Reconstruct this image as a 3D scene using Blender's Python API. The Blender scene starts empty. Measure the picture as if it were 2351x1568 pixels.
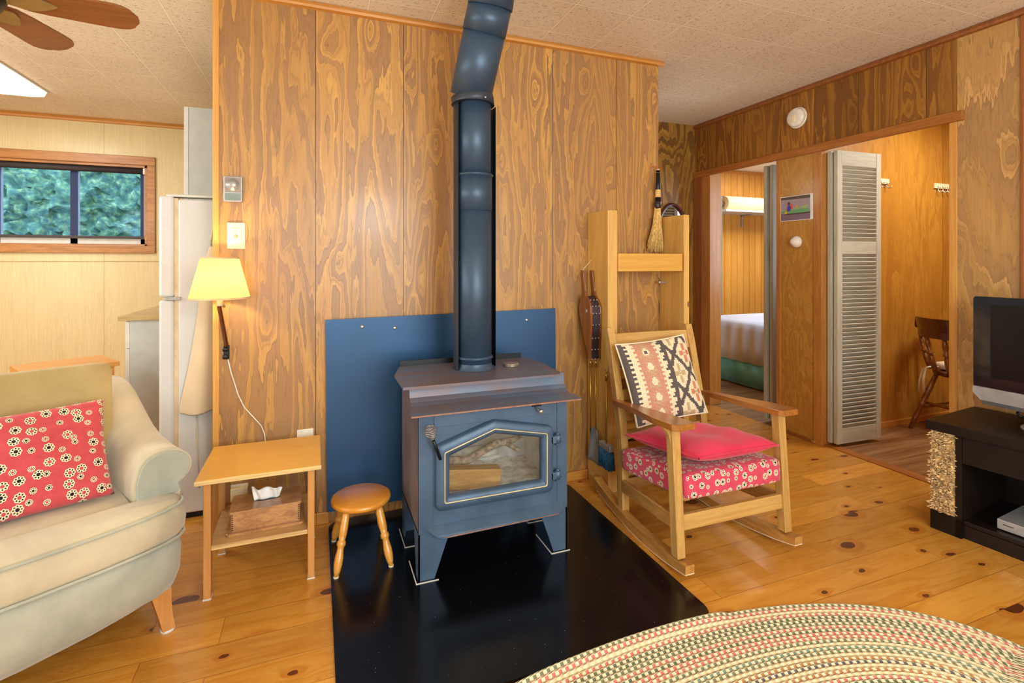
import bpy, bmesh, math, random
from mathutils import Matrix, Vector, Euler
C = bpy.context.scene
PI = math.pi
R = math.radians
random.seed(7)
# ------------------------------------------------------------------ camera, world, lights, exposure
cam = bpy.data.cameras.new('camera'); cam_o = bpy.data.objects.new('camera', cam); C.collection.objects.link(cam_o)
cam.sensor_width = 36.0; cam.lens = 36.0 * 1170 / 2351
cam.shift_y = -(784 - 600) / 2351.0
cam.clip_start = 0.02
cam_o.location = (0, 0, 1.23); cam_o.rotation_euler = (R(90), 0, R(-21))
C.camera = cam_o
w = bpy.data.worlds.new('sky'); C.world = w; w.use_nodes = True
bg = w.node_tree.nodes['Background']; bg.inputs[0].default_value = (0.80, 0.90, 1.0, 1); bg.inputs[1].default_value = 13.0
C.view_settings.view_transform = 'Standard'; C.view_settings.look = 'None'
C.view_settings.gamma = 1.0; C.view_settings.use_curve_mapping = False
C.view_settings.exposure = 0.2
try:
    C.cycles.use_denoising = True; C.cycles.use_adaptive_sampling = True; C.cycles.adaptive_threshold = 0.03
    C.cycles.max_bounces = 10; C.cycles.diffuse_bounces = 5; C.cycles.glossy_bounces = 4
    C.cycles.transparent_max_bounces = 12
    C.cycles.sample_clamp_indirect = 6.0
    C.cycles.caustics_reflective = False; C.cycles.caustics_refractive = False
except Exception:
    pass

def area(name, loc, rot, sx, sy, power, col):
    l = bpy.data.lights.new(name, 'AREA'); l.shape = 'RECTANGLE'; l.size = sx; l.size_y = sy
    l.energy = power; l.color = col
    o = bpy.data.objects.new(name, l); C.collection.objects.link(o); o.location = loc; o.rotation_euler = rot
    return o
def point(name, loc, power, col, r=0.03):
    l = bpy.data.lights.new(name, 'POINT'); l.energy = power; l.color = col; l.shadow_soft_size = r
    o = bpy.data.objects.new(name, l); C.collection.objects.link(o); o.location = loc
    return o
DAY = (0.72, 0.90, 1.0)
# daylight through the big lake windows behind the camera
area('window_daylight_front', (0.9, -2.5, 1.35), (R(98), 0, R(0)), 3.6, 1.7, 120, DAY)
area('left_fill_light', (-3.9, 0.2, 1.4), (R(95), 0, R(-90)), 2.6, 1.5, 55, DAY)  # added fill from the left side, not an actual window
area('kitchen_lamp_light', (-2.12, 3.9, 2.35), (0, 0, 0), 0.5, 1.2, 23, (1.0, 0.98, 0.95))
point('room_fill_light', (0.6, -0.9, 1.75), 68, (0.97, 1.0, 0.94), 0.25)  # added fill behind the camera to lift the ceiling, no fixture
point('kitchen_fill_light', (-2.3, 2.2, 1.75), 42, (0.97, 1.0, 0.95), 0.2)  # added fill to brighten the kitchen and its ceiling, no fixture
area('bedroom_fill_light', (5.2, 4.2, 2.40), (0, 0, 0), 0.8, 0.8, 36, (1.0, 0.97, 0.92))  # added overhead fill for the bedroom, no such lamp in the room
area('bedroom_cool_fill_light', (4.2, 2.66, 1.5), (R(90), 0, R(0)), 1.2, 1.0, 26, (0.62, 0.80, 1.0))  # added bluish fill to cool the bedding, no window in this wall
area('nook_fill_light', (4.1, 1.7, 2.40), (0, 0, 0), 0.5, 0.5, 30, (1.0, 0.94, 0.84))  # added overhead fill to brighten the nook, stands for no real lamp
point('hall_fill_light', (2.5, 3.0, 1.8), 3, (1.0, 0.90, 0.78), 0.1)  # small added fill for the hall corner, without a fixture
point('sconce_bulb_light', (-0.374, 2.41, 1.165), 15, (1.0, 0.76, 0.46), 0.03)

# ------------------------------------------------------------------ node helpers
def srgb(c):
    f = lambda v: v / 12.92 if v <= 0.04045 else ((v + 0.055) / 1.055) ** 2.4
    return tuple(f(v / 255.0) for v in c) + (1.0,)
class NT:
    def __init__(s, name):
        s.m = bpy.data.materials.new(name); s.m.use_nodes = True
        s.t = s.m.node_tree; s.n = s.t.nodes; s.bsdf = s.n['Principled BSDF']; s.out = s.n['Material Output']
    def node(s, typ, **kw):
        nd = s.n.new(typ)
        for k, v in kw.items(): setattr(nd, k, v)
        return nd
    def link(s, a, b): s.t.links.new(a, b)
    def put(s, sock, v):
        if isinstance(v, bpy.types.NodeSocket): s.link(v, sock)
        else: sock.default_value = v
    def math(s, op, a, b=0.0, c=0.0, clamp=False):
        nd = s.node('ShaderNodeMath', operation=op); nd.use_clamp = clamp
        s.put(nd.inputs[0], a); s.put(nd.inputs[1], b); s.put(nd.inputs[2], c); return nd.outputs[0]
    def vmath(s, op, a, b=(0, 0, 0)):
        nd = s.node('ShaderNodeVectorMath', operation=op); s.put(nd.inputs[0], a); s.put(nd.inputs[1], b)
        return nd.outputs['Value'] if op in ('LENGTH', 'DOT_PRODUCT', 'DISTANCE') else nd.outputs[0]
    def coord(s, which='Object'): return s.node('ShaderNodeTexCoord').outputs[which]
    def sep(s, v):
        nd = s.node('ShaderNodeSeparateXYZ'); s.put(nd.inputs[0], v); return nd.outputs
    def comb(s, x, y, z):
        nd = s.node('ShaderNodeCombineXYZ'); s.put(nd.inputs[0], x); s.put(nd.inputs[1], y); s.put(nd.inputs[2], z); return nd.outputs[0]
    def noise(s, v, scale=1.0, detail=2.0, rough=0.5, dist=0.0):
        nd = s.node('ShaderNodeTexNoise'); s.put(nd.inputs['Vector'], v)
        nd.inputs['Scale'].default_value = scale; nd.inputs['Detail'].default_value = detail
        nd.inputs['Roughness'].default_value = rough; nd.inputs['Distortion'].default_value = dist
        return nd.outputs[0]
    def white(s, v):
        nd = s.node('ShaderNodeTexWhiteNoise', noise_dimensions='3D'); s.put(nd.inputs['Vector'], v); return nd.outputs['Value']
    def ramp(s, f, stops, interp='LINEAR'):
        nd = s.node('ShaderNodeValToRGB'); cr = nd.color_ramp; cr.interpolation = interp
        while len(cr.elements) < len(stops): cr.elements.new(0.5)
        for e, (p, c) in zip(cr.elements, stops): e.position = p; e.color = srgb(c)
        s.put(nd.inputs[0], f); return nd.outputs[0]
    def mix(s, f, a, b, typ='MIX'):
        nd = s.node('ShaderNodeMixRGB', blend_type=typ); s.put(nd.inputs[0], f)
        s.put(nd.inputs[1], a if isinstance(a, bpy.types.NodeSocket) else (srgb(a) if max(a) > 1 else tuple(a)))
        s.put(nd.inputs[2], b if isinstance(b, bpy.types.NodeSocket) else (srgb(b) if max(b) > 1 else tuple(b)))
        return nd.outputs[0]
    def bump(s, h, strength=0.3, dist=0.002):
        nd = s.node('ShaderNodeBump'); nd.inputs['Strength'].default_value = strength; nd.inputs['Distance'].default_value = dist
        s.put(nd.inputs['Height'], h); s.link(nd.outputs[0], s.bsdf.inputs['Normal'])
    def fin(s, col, rough=0.5, metal=0.0, coat=0.0, spec=None, sheen=0.0):
        b = s.bsdf
        s.put(b.inputs['Base Color'], col if isinstance(col, bpy.types.NodeSocket) else srgb(col))
        s.put(b.inputs['Roughness'], rough); b.inputs['Metallic'].default_value = metal
        b.inputs['Coat Weight'].default_value = coat; b.inputs['Coat Roughness'].default_value = 0.15
        if spec is not None: b.inputs['Specular IOR Level'].default_value = spec
        if sheen: b.inputs['Sheen Weight'].default_value = sheen
        return s.m

def plain(name, col, rough=0.5, metal=0.0, coat=0.0, var=0.06, scale=20.0, bump=0.0, sheen=0.0, spec=None):
    s = NT(name); n = s.noise(s.coord(), scale, 3)
    lo = tuple(max(0, c * (1 - var)) for c in col); hi = tuple(min(255, c * (1 + var)) for c in col)
    c = s.ramp(n, [(0.3, lo), (0.7, hi)])
    if bump: s.bump(n, bump)
    return s.fin(c, rough, metal, coat, spec, sheen)

def yel(c): return (c[0] * .975, min(255, c[1] * 1.035), c[2] * .98)
def plywood(name, axis=0, seams=(), light=(196, 136, 66), mid=(182, 122, 58), dark=(146, 96, 60), freq=9.0, hs=3.6, zs=0.48,
            rough=0.42, gap=0.0016, tonevar=0.18, seed=0.0, knots=1.0, coat=0.15, edge=None, contrast=1.0, hue=0.5):
    light, mid, dark = yel(light), yel(mid), yel(dark)
    s = NT(name); o = s.sep(s.coord()); h = o[axis]; z = o[2]
    idn = None; line = None
    for i, q in enumerate(seams):
        g = s.math('GREATER_THAN', h, q); idn = g if idn is None else s.math('ADD', idn, g)
        d = s.math('LESS_THAN', s.math('ABSOLUTE', s.math('SUBTRACT', h, q)), gap)
        line = d if line is None else s.math('MAXIMUM', line, d)
    if idn is None: idn = s.math('MULTIPLY', h, 0.0)
    off = s.math('ADD', s.math('MULTIPLY', idn, 5.37), seed)
    pv = s.white(s.comb(idn, 3.3, seed)); pv2 = s.white(s.comb(idn, 7.7, seed))
    v = s.comb(s.math('MULTIPLY', h, hs), off, s.math('MULTIPLY', z, zs))
    n1 = s.noise(v, 1.0, 2.0, 0.5, 0.5)
    n2 = s.noise(s.comb(s.math('MULTIPLY', h, 24.0), off, s.math('MULTIPLY', z, 3.4)), 1.0, 3.0, 0.6)
    n3 = s.noise(s.comb(s.math('MULTIPLY', h, 60.0), off, s.math('MULTIPLY', z, 14.0)), 1.0, 2.0)
    kv = s.comb(s.math('ADD', s.math('MULTIPLY', h, 5.2), off), s.math('ADD', s.math('MULTIPLY', z, 2.3), off), 0.0)
    vo = s.node('ShaderNodeTexVoronoi', feature='F1', voronoi_dimensions='2D'); vo.inputs['Scale'].default_value = 1.0; s.link(kv, vo.inputs['Vector'])
    d2 = s.math('MULTIPLY', vo.outputs['Distance'], vo.outputs['Distance'])
    gt = s.math('GREATER_THAN', s.sep(vo.outputs['Color'])[0], 0.62)
    kd = s.math('MULTIPLY', s.math('POWER', 2.718, s.math('MULTIPLY', d2, -26.0)), gt)
    fq = s.math('MULTIPLY', s.math('MULTIPLY_ADD', pv2, 0.9, 0.65), freq)
    ringv = s.math('ADD', s.math('MULTIPLY', n1, fq), s.math('MULTIPLY', n2, 1.5))
    ringv = s.math('ADD', ringv, s.math('MULTIPLY', s.math('ADD', h, off), 4.0))
    ringv = s.math('ADD', ringv, s.math('MULTIPLY', kd, 1.7 * knots))
    ringv = s.math('ADD', ringv, s.math('MULTIPLY', n3, 0.10))
    band = s.math('FRACT', ringv)
    wv = s.noise(s.comb(s.math('MULTIPLY', h, 3.1), s.math('ADD', off, 4.0), s.math('MULTIPLY', z, 0.9)), 1.0, 2.0)
    sh = s.math('ADD', band, s.math('MULTIPLY', s.math('SUBTRACT', wv, 0.5), 0.9), clamp=True)
    e_ = edge or tuple(min(255, c * 1.06) for c in light)
    dl = tuple(c * 0.86 for c in dark)
    col = s.ramp(sh, [(0.0, dark), (0.30, dark), (0.37, dl), (0.41, e_), (0.55, light), (0.80, mid), (0.90, light), (0.95, dl), (1.0, dark)])
    thin = s.math('FRACT', s.math('MULTIPLY', ringv, 2.6)); col = s.mix(s.math('MULTIPLY', s.math('LESS_THAN', thin, 0.22), 0.45), col, dl)
    soft = s.noise(s.comb(s.math('MULTIPLY', h, 2.0), off, s.math('MULTIPLY', z, 0.8)), 1.3, 3.0)
    base = s.ramp(soft, [(0.35, dark), (0.65, mid)])
    blend = s.noise(s.comb(s.math('MULTIPLY', h, 4.0), s.math('ADD', off, 9.0), s.math('MULTIPLY', z, 1.5)), 1.0, 2.0)
    col = s.mix(s.math('MULTIPLY_ADD', blend, 1.2, -0.35 + (1 - contrast), clamp=True), col, base)
    fib = s.noise(s.comb(s.math('MULTIPLY', h, 190.0), off, s.math('MULTIPLY', z, 5.0)), 1.0, 3.0)
    fm = s.math('MULTIPLY_ADD', fib, 0.34, 0.83)
    tn = s.math('MULTIPLY', fm, s.math('MULTIPLY_ADD', pv, tonevar, 1.0 - tonevar * 0.5))
    hb = s.math('MULTIPLY_ADD', pv2, 0.22 * hue, 1.0 - 0.11 * hue)
    col = s.mix(1.0, col, s.comb(tn, tn, s.math('MULTIPLY', tn, hb)), 'MULTIPLY')
    core = s.math('MULTIPLY', s.math('MULTIPLY', gt, s.math('POWER', 2.718, s.math('MULTIPLY', d2, -2500.0))), min(1.0, knots) * 0.6)
    col = s.mix(core, col, (92, 56, 30))
    if line is not None: col = s.mix(line, col, (58, 34, 18))
    s.bump(s.math('ADD', sh, fib), 0.10, 0.001)
    return s.fin(col, rough, 0, coat)

def wood(name, light, dark, axis=2, across=26.0, along=1.6, rough=0.45, coat=0.1, rings=0.6, seed=0.0, knots=False, which='Object'):
    """straight grained wood with the grain along the given axis"""
    light, dark = [(c[0] * .985, c[1] * 1.01, c[2] * .97) for c in (light, dark)]
    s = NT(name); o = list(s.sep(s.coord(which)))
    sc = [across] * 3; sc[axis] = along
    v = s.comb(*[s.math('MULTIPLY', o[i], sc[i]) for i in range(3)])
    if seed: v = s.vmath('ADD', v, (seed, seed * 1.7, seed * .3))
    n = s.noise(v, 1.0, 4.0, 0.6, 0.3)
    f = s.noise(s.vmath('MULTIPLY', v, (5, 5, 5)), 1.0, 2.0)
    r = s.math('FRACT', s.math('MULTIPLY', n, 5.0))
    a = s.math('ADD', s.math('MULTIPLY', r, rings * 0.45), s.math('MULTIPLY', n, 0.75))
    a = s.math('ADD', a, s.math('MULTIPLY', f, 0.15))
    col = s.ramp(a, [(0.25, dark), (0.75, light)])
    if knots:
        sk = [7.0] * 3; sk[axis] = 3.0
        vo = s.node('ShaderNodeTexVoronoi', feature='F1'); vo.inputs['Scale'].default_value = 1.0
        s.link(s.comb(*[s.math('MULTIPLY', o[i], sk[i]) for i in range(3)]), vo.inputs['Vector'])
        k = s.math('LESS_THAN', vo.outputs['Distance'], 0.085)
        g = s.math('GREATER_THAN', s.sep(vo.outputs['Color'])[0], 0.45)
        col = s.mix(s.math('MULTIPLY', s.math('MULTIPLY', k, g), 0.75), col, (92, 48, 18))
    s.bump(f, 0.08, 0.001)
    return s.fin(col, rough, 0, coat)

def pine_floor():
    s = NT('pine_floor_boards'); o = s.sep(s.coord()); x, y = o[0], o[1]
    W = 0.1345
    fy = s.math('DIVIDE', s.math('SUBTRACT', y, 2.405), W); row = s.math('FLOOR', fy); fr = s.math('FRACT', fy)
    rr = s.white(s.comb(row, 1.5, 0.0))
    fx = s.math('DIVIDE', s.math('ADD', x, s.math('MULTIPLY', rr, 7.0)), 1.55); seg = s.math('FLOOR', fx); frx = s.math('FRACT', fx)
    tone = s.white(s.comb(row, seg, 4.0))
    off = s.math('MULTIPLY', tone, 37.0)
    v = s.comb(s.math('MULTIPLY', x, 1.6), s.math('MULTIPLY', y, 16.0), off)
    n = s.noise(v, 1.0, 4.0, 0.55, 0.6)
    fine = s.noise(s.comb(s.math('MULTIPLY', x, 6.0), s.math('MULTIPLY', y, 170.0), off), 1.0, 3.0)
    vo = s.node('ShaderNodeTexVoronoi', feature='F1', voronoi_dimensions='2D'); vo.inputs['Scale'].default_value = 1.0
    wob = s.noise(s.comb(s.math('MULTIPLY', x, 9.0), s.math('MULTIPLY', y, 20.0), off), 1.0, 2.0)
    s.link(s.comb(s.math('ADD', s.math('ADD', s.math('MULTIPLY', x, 3.1), off), s.math('MULTIPLY', wob, 0.15)), s.math('ADD', s.math('MULTIPLY', y, 5.2), off), 0.0), vo.inputs['Vector'])
    gate = s.math('GREATER_THAN', s.sep(vo.outputs['Color'])[0], 0.42)
    size = s.math('MULTIPLY_ADD', s.math('POWER', s.sep(vo.outputs['Color'])[1], 4.0), 0.09, 0.045)
    kd = s.math('DIVIDE', vo.outputs['Distance'], size)
    ringv = s.math('ADD', s.math('MULTIPLY', n, 4.0), s.math('MULTIPLY', s.math('POWER', 2.718, s.math('MULTIPLY', kd, -0.5)), 2.0))
    band = s.math('FRACT', ringv)
    col = s.ramp(band, [(0.0, (204, 140, 52)), (0.25, (212, 150, 60)), (0.7, (218, 160, 70)), (1.0, (206, 144, 54))])
    col = s.mix(s.math('MULTIPLY', fine, 0.30), col, (214, 160, 96), 'MULTIPLY')
    t = s.math('MULTIPLY_ADD', tone, 0.30, 0.82)
    col = s.mix(1.0, col, s.comb(t, s.math('POWER', t, 1.1), s.math('POWER', t, 1.25)), 'MULTIPLY')
    halo = s.math('MULTIPLY', s.math('LESS_THAN', kd, 2.2), s.math('MULTIPLY', gate, 0.35))
    col = s.mix(halo, col, (176, 88, 30))
    k = s.math('MULTIPLY', s.math('LESS_THAN', kd, 1.0), s.math('MULTIPLY', gate, 0.9))
    col = s.mix(k, col, (76, 30, 16))
    e = s.math('MINIMUM', s.math('MULTIPLY', s.math('MINIMUM', fr, s.math('SUBTRACT', 1.0, fr)), W),
               s.math('MULTIPLY', s.math('MINIMUM', frx, s.math('SUBTRACT', 1.0, frx)), 1.55))
    line = s.math('LESS_THAN', e, 0.0011)
    col = s.mix(s.math('MULTIPLY', line, 0.7), col, (120, 68, 26))
    s.bump(s.math('MINIMUM', s.math('MULTIPLY', e, 300.0), 1.0), 0.25, 0.001)
    return s.fin(col, s.math('MULTIPLY_ADD', n, 0.15, 0.20), 0, 0.35)

def laminate():
    s = NT('grey_brown_laminate'); o = s.sep(s.coord()); x, y = o[0], o[1]
    row = s.math('FLOOR', s.math('DIVIDE', y, 0.19)); rr = s.white(s.comb(row, 1, 2))
    n = s.noise(s.comb(s.math('MULTIPLY', x, 1.5), s.math('MULTIPLY', y, 22.0), s.math('MULTIPLY', rr, 20)), 1.0, 4.0)
    col = s.ramp(n, [(0.3, (104, 66, 38)), (0.55, (150, 108, 70)), (0.75, (172, 132, 94))])
    line = s.math('LESS_THAN', s.math('FRACT', s.math('DIVIDE', y, 0.19)), 0.015)
    col = s.mix(s.math('MULTIPLY', line, 0.6), col, (60, 40, 26))
    return s.fin(col, 0.35, 0, 0.1)

def ceiling_tiles():
    s = NT('fissured_ceiling_tiles'); o = s.sep(s.coord()); x, y = o[0], o[1]; T = 0.3048
    fx = s.math('FRACT', s.math('DIVIDE', s.math('SUBTRACT', x, 1.755), T)); fy = s.math('FRACT', s.math('DIVIDE', s.math('SUBTRACT', y, 2.437), T))
    e = s.math('MINIMUM', s.math('MINIMUM', fx, s.math('SUBTRACT', 1.0, fx)), s.math('MINIMUM', fy, s.math('SUBTRACT', 1.0, fy)))
    line = s.math('LESS_THAN', e, 0.0085)
    n = s.noise(s.comb(s.math('MULTIPLY', x, 60.0), s.math('MULTIPLY', y, 95.0), 0.0), 1.0, 2.0, 0.5, 1.2)
    fis = s.math('GREATER_THAN', n, 0.61)
    big = s.noise(s.comb(x, y, 0), 2.0, 2.0)
    tid = s.white(s.comb(s.math('FLOOR', s.math('DIVIDE', s.math('SUBTRACT', x, 1.755), T)), s.math('FLOOR', s.math('DIVIDE', s.math('SUBTRACT', y, 2.437), T)), 1))
    base = s.ramp(s.math('ADD', s.math('MULTIPLY', big, 0.6), s.math('MULTIPLY', tid, 0.4)), [(0.2, (228, 217, 200)), (0.8, (235, 225, 208))])
    col = s.mix(s.math('MULTIPLY', fis, 0.5), base, (146, 130, 108))
    groove_shade = s.math('LESS_THAN', e, 0.016)  # shade of the tile grooves, painted as a darker band along the seams
    col = s.mix(s.math('MULTIPLY', groove_shade, 0.35), col, (170, 154, 130))
    col = s.mix(line, col, (255, 248, 232))
    s.bump(s.math('SUBTRACT', 1.0, fis), 0.3, 0.002)
    return s.fin(col, 0.9)

def flowers(name, bgc, scale=21.0, sheen=0.2):
    s = NT(name); uv = s.vmath('MULTIPLY', s.coord('UV'), (scale, scale, 0))
    vo = s.node('ShaderNodeTexVoronoi', feature='F1', voronoi_dimensions='2D'); vo.inputs['Scale'].default_value = 1.0
    vo.inputs['Randomness'].default_value = 0.62; s.link(uv, vo.inputs['Vector'])
    d = s.vmath('SUBTRACT', uv, vo.outputs['Position']); q = s.sep(d); a = s.math('ARCTAN2', q[1], q[0])
    c = s.sep(vo.outputs['Color'])
    size = s.math('MULTIPLY_ADD', s.math('GREATER_THAN', c[0], 0.45), 0.13, 0.23)
    dn = s.math('DIVIDE', s.vmath('LENGTH', d), size)
    ca = s.math('COSINE', s.math('MULTIPLY', a, 8.0))
    blob = s.math('LESS_THAN', dn, s.math('MULTIPLY_ADD', ca, 0.07, 1.0))
    ring = s.math('LESS_THAN', s.math('ABSOLUTE', s.math('SUBTRACT', dn, 0.67)), s.math('MULTIPLY_ADD', ca, 0.14, 0.06))
    core = s.math('LESS_THAN', dn, 0.36); cen = s.math('GREATER_THAN', c[1], 0.5)
    wv = s.noise(uv, 2.0, 2.0)
    lo = tuple(v * .93 for v in bgc)
    col = s.ramp(wv, [(0.3, lo), (0.7, bgc)])
    bg0 = col
    col = s.mix(blob, col, (238, 222, 190))
    pet = s.mix(s.math('GREATER_THAN', c[2], 0.5), (92, 62, 50), (36, 28, 34))
    col = s.mix(ring, col, pet)
    col = s.mix(s.math('MULTIPLY', core, cen), col, (24, 22, 34))
    col = s.mix(s.math('MULTIPLY', core, s.math('SUBTRACT', 1.0, cen)), col, bg0)
    return s.fin(col, 0.85, 0, 0, 0.2, sheen)

def fabric(name, col, col2, scale=6.0, rough=0.9, sheen=0.5, bump=0.25):
    s = NT(name); co = s.coord(); n = s.noise(co, scale, 4.0, 0.55, 0.4); f = s.noise(co, 380.0, 2.0)
    c = s.ramp(n, [(0.32, col), (0.66, col2)])
    s.bump(s.math('ADD', s.math('MULTIPLY', n, 2.0), s.math('MULTIPLY', f, 0.25)), bump, 0.004)
    return s.fin(c, rough, 0, 0, 0.2, sheen)

def emis(name, col, strength):
    s = NT(name); s.bsdf.inputs['Base Color'].default_value = srgb(col)
    s.bsdf.inputs['Emission Color'].default_value = srgb(col); s.bsdf.inputs['Emission Strength'].default_value = strength
    return s.m
def glass(name, col=(230, 240, 240), rough=0.02, alpha=0.12):
    s = NT(name); tr = s.node('ShaderNodeBsdfTransparent'); tr.inputs[0].default_value = srgb(col)
    gl = s.node('ShaderNodeBsdfGlossy'); gl.inputs['Roughness'].default_value = rough; gl.inputs['Color'].default_value = (1, 1, 1, 1)
    mx = s.node('ShaderNodeMixShader'); mx.inputs[0].default_value = alpha
    s.link(tr.outputs[0], mx.inputs[1]); s.link(gl.outputs[0], mx.inputs[2]); s.link(mx.outputs[0], s.out.inputs[0]); return s.m

M = {}
M['W'] = plywood('stained_plywood', 0, (-0.003, 0.403, 0.812, 1.224, 1.631), light=(200, 140, 76), mid=(186, 127, 71), dark=(164, 112, 75), seed=2.0, hs=4.6, zs=.5, freq=11)
M['R'] = plywood('dark_stained_plywood', 1, (0.5, 1.40, 1.81, 2.19, 2.485, 2.755), light=(176, 114, 42), mid=(158, 96, 34), dark=(128, 74, 28), freq=11, seed=8.0, tonevar=0.25, contrast=.9)
M['B'] = plywood('fine_grain_plywood', 0, (2.4,), light=(180, 124, 54), mid=(160, 104, 42), dark=(116, 74, 32), freq=26, hs=2.2, zs=0.45, seed=5.0)
M['D'] = plywood('amber_plywood', 0, (4.61,), light=(208, 144, 60), mid=(196, 130, 48), dark=(176, 110, 38), freq=9, hs=5.0, zs=0.7, seed=14.0, knots=.4, contrast=.55)
M['O'] = plywood('orange_plywood', 1, (), light=(212, 150, 76), mid=(200, 136, 64), dark=(182, 118, 52), freq=8, hs=9, zs=3.0, seed=21.0, knots=0.2, contrast=.7)
M['P'] = plywood('pale_wide_grain_plywood', 1, (1.40,), light=(206, 150, 88), mid=(192, 136, 80), dark=(180, 128, 84), edge=(220, 168, 104), freq=6, hs=2.2, zs=0.5, seed=31.0, knots=.6)
M['K'] = plywood('pale_pine_plywood', 0, (-2.9, -1.68, -0.46), light=(230, 203, 168), mid=(225, 196, 160), dark=(218, 187, 150), freq=5, hs=3.0, zs=0.3, seed=41.0, knots=0.15, tonevar=0.04, rough=0.6, gap=0.0008, hue=.1, contrast=.35)
M['floor'] = pine_floor(); M['lam'] = laminate(); M['ceil'] = ceiling_tiles()
M['trim'] = wood('orange_pine_trim', (212, 146, 70), (190, 118, 48), 0, 40, 2)
M['trim_y'] = wood('orange_pine_trim_side', (176, 106, 46), (142, 78, 28), 1, 40, 2, knots=True)
M['redtrim'] = wood('red_stained_trim', (158, 92, 42), (122, 64, 26), 2, 40, 2)
M['trim_z'] = wood('pale_pine_post', (222, 160, 84), (200, 130, 58), 2, 60, 2)
M['jamb'] = wood('knotty_jamb', (190, 124, 60), (158, 96, 42), 2, 30, 2, knots=True)
M['winwood'] = wood('stained_window_casing', (186, 124, 64), (140, 84, 38), 0, 40, 3)
M['plank'] = wood('knotty_pine_plank', (226, 176, 102), (204, 146, 74), 2, 22, 1.2, rough=0.5, knots=True)
M['plank_x'] = wood('knotty_pine_board', (226, 170, 84), (208, 142, 56), 0, 22, 1.2, rough=0.5, knots=True)
M['oak'] = wood('oak_wood', (204, 156, 92), (168, 118, 62), 2, 60, 3, rough=0.4, coat=0.2)
M['oak_y'] = wood('oak_wood_side', (196, 140, 76), (150, 96, 48), 1, 60, 3, rough=0.35, coat=0.3)
M['oak_x'] = wood('oak_wood_across', (206, 158, 94), (178, 126, 66), 0, 60, 3, rough=0.4, coat=0.2)
M['oakarm'] = wood('oak_arm_varnish', (172, 106, 46), (128, 72, 28), 1, 60, 3, rough=0.28, coat=0.4)
M['maple'] = wood('honey_maple', (226, 152, 56), (208, 126, 38), 0, 30, 2, rough=0.3, coat=0.5, rings=0.3)
M['maple_z'] = wood('honey_maple_turned', (224, 160, 74), (206, 132, 52), 2, 40, 2, rough=0.3, coat=0.5, rings=0.3)
M['tabletop'] = wood('honey_tabletop', (226, 168, 72), (216, 152, 58), 0, 20, 1.2, rough=0.3, coat=0.4, rings=0.2)
M['ply_edge'] = wood('layered_ply_edge', (228, 192, 136), (176, 124, 74), 0, 50, 1, rough=0.5)
M['tableleg'] = wood('table_leg_wood', (206, 144, 84), (184, 120, 64), 2, 40, 2)
M['shelfwood'] = wood('table_shelf_wood', (206, 160, 108), (184, 134, 82), 0, 20, 1.4)
M['burl'] = wood('figured_walnut_box', (194, 138, 88), (136, 82, 46), 0, 30, 12, rough=0.3, coat=0.5)
M['darkwood'] = wood('dark_cherry_wood', (96, 46, 20), (56, 22, 10), 2, 40, 2, rough=0.2, coat=0.6)
M['darkwood2'] = wood('brown_turned_wood', (150, 86, 34), (104, 54, 20), 2, 40, 2, rough=0.25, coat=0.5)
M['bellow'] = wood('brown_bellows_wood', (146, 82, 38), (98, 50, 24), 2, 40, 2, rough=0.35, coat=0.3)
M['leather'] = plain('dark_cracked_leather', (44, 34, 40), 0.4, 0, 0, 0.5, 90, 0.5)
M['bed_panel'] = plywood('honey_wall_panelling', 0, tuple(4.4 + 0.105 * i for i in range(0, 20)), light=(222, 154, 78), mid=(216, 146, 68), dark=(206, 134, 58), freq=3, seed=55.0, knots=0.0, tonevar=0.12, gap=0.002, contrast=.5)
M['louver'] = wood('greyed_louver_wood', (190, 178, 164), (160, 148, 136), 2, 30, 2, rough=0.6, coat=0)
M['slat'] = wood('greyed_slat_wood', (188, 178, 166), (158, 148, 138), 0, 30, 2, rough=0.6, coat=0)
M['stove'] = plain('blue_black_stove_paint', (74, 96, 122), 0.45, 0.25, 0, 0.08, 9, 0.05)
M['stove_side'] = plain('brownish_hot_steel', (112, 98, 100), 0.5, 0.25, 0, 0.15, 7)
def rusty():
    s = NT('rusty_stove_top'); o = s.coord(); n = s.noise(s.vmath('MULTIPLY', o, (1.2, 5, 5)), 2.2, 4, 0.6, 0.5)
    c = s.ramp(n, [(0.35, (116, 96, 94)), (0.5, (106, 104, 118)), (0.66, (92, 114, 138))]); s.bump(n, 0.05)
    return s.fin(c, 0.42, 0.3)
M['stove_top'] = rusty()
M['rust'] = plain('rust_edge', (158, 110, 88), 0.7, 0.2, 0, 0.15, 40)
M['pipe'] = plain('black_stove_pipe', (56, 76, 98), 0.42, 0.25, 0, 0.08, 5)
M['pipe_shield'] = plain('charcoal_pipe_shield', (52, 60, 72), 0.45, 0.25, 0, 0.1, 5)
M['heat_shield'] = plain('blue_heat_shield', (40, 78, 118), 0.38, 0.35, 0, 0.06, 3)
M['gold'] = plain('gold_inlay', (214, 196, 150), 0.35, 0.3)
M['firebrick'] = plain('ashy_firebrick', (226, 224, 222), 0.95, 0, 0, 0.12, 12, 0.3)
M['ash'] = plain('pale_ash', (226, 218, 204), 1.0, 0, 0, 0.2, 30, 0.5)
M['log'] = wood('split_log', (204, 158, 100), (160, 106, 56), 0, 30, 2, rough=0.9, coat=0)
M['bark'] = plain('grey_bark', (150, 134, 118), 0.95, 0, 0, 0.35, 50, 0.6)
M['steel'] = plain('brushed_steel', (200, 196, 190), 0.3, 0.85, 0, 0.04, 60)
M['coil'] = plain('coil_wire', (190, 168, 150), 0.3, 0.8)
M['black'] = plain('black_iron', (22, 24, 28), 0.4, 0.3)
M['tin'] = plain('dull_round_tin', (156, 146, 130), 0.4, 0.6)
M['brass'] = plain('brass_rod', (196, 158, 86), 0.28, 0.8)
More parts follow.
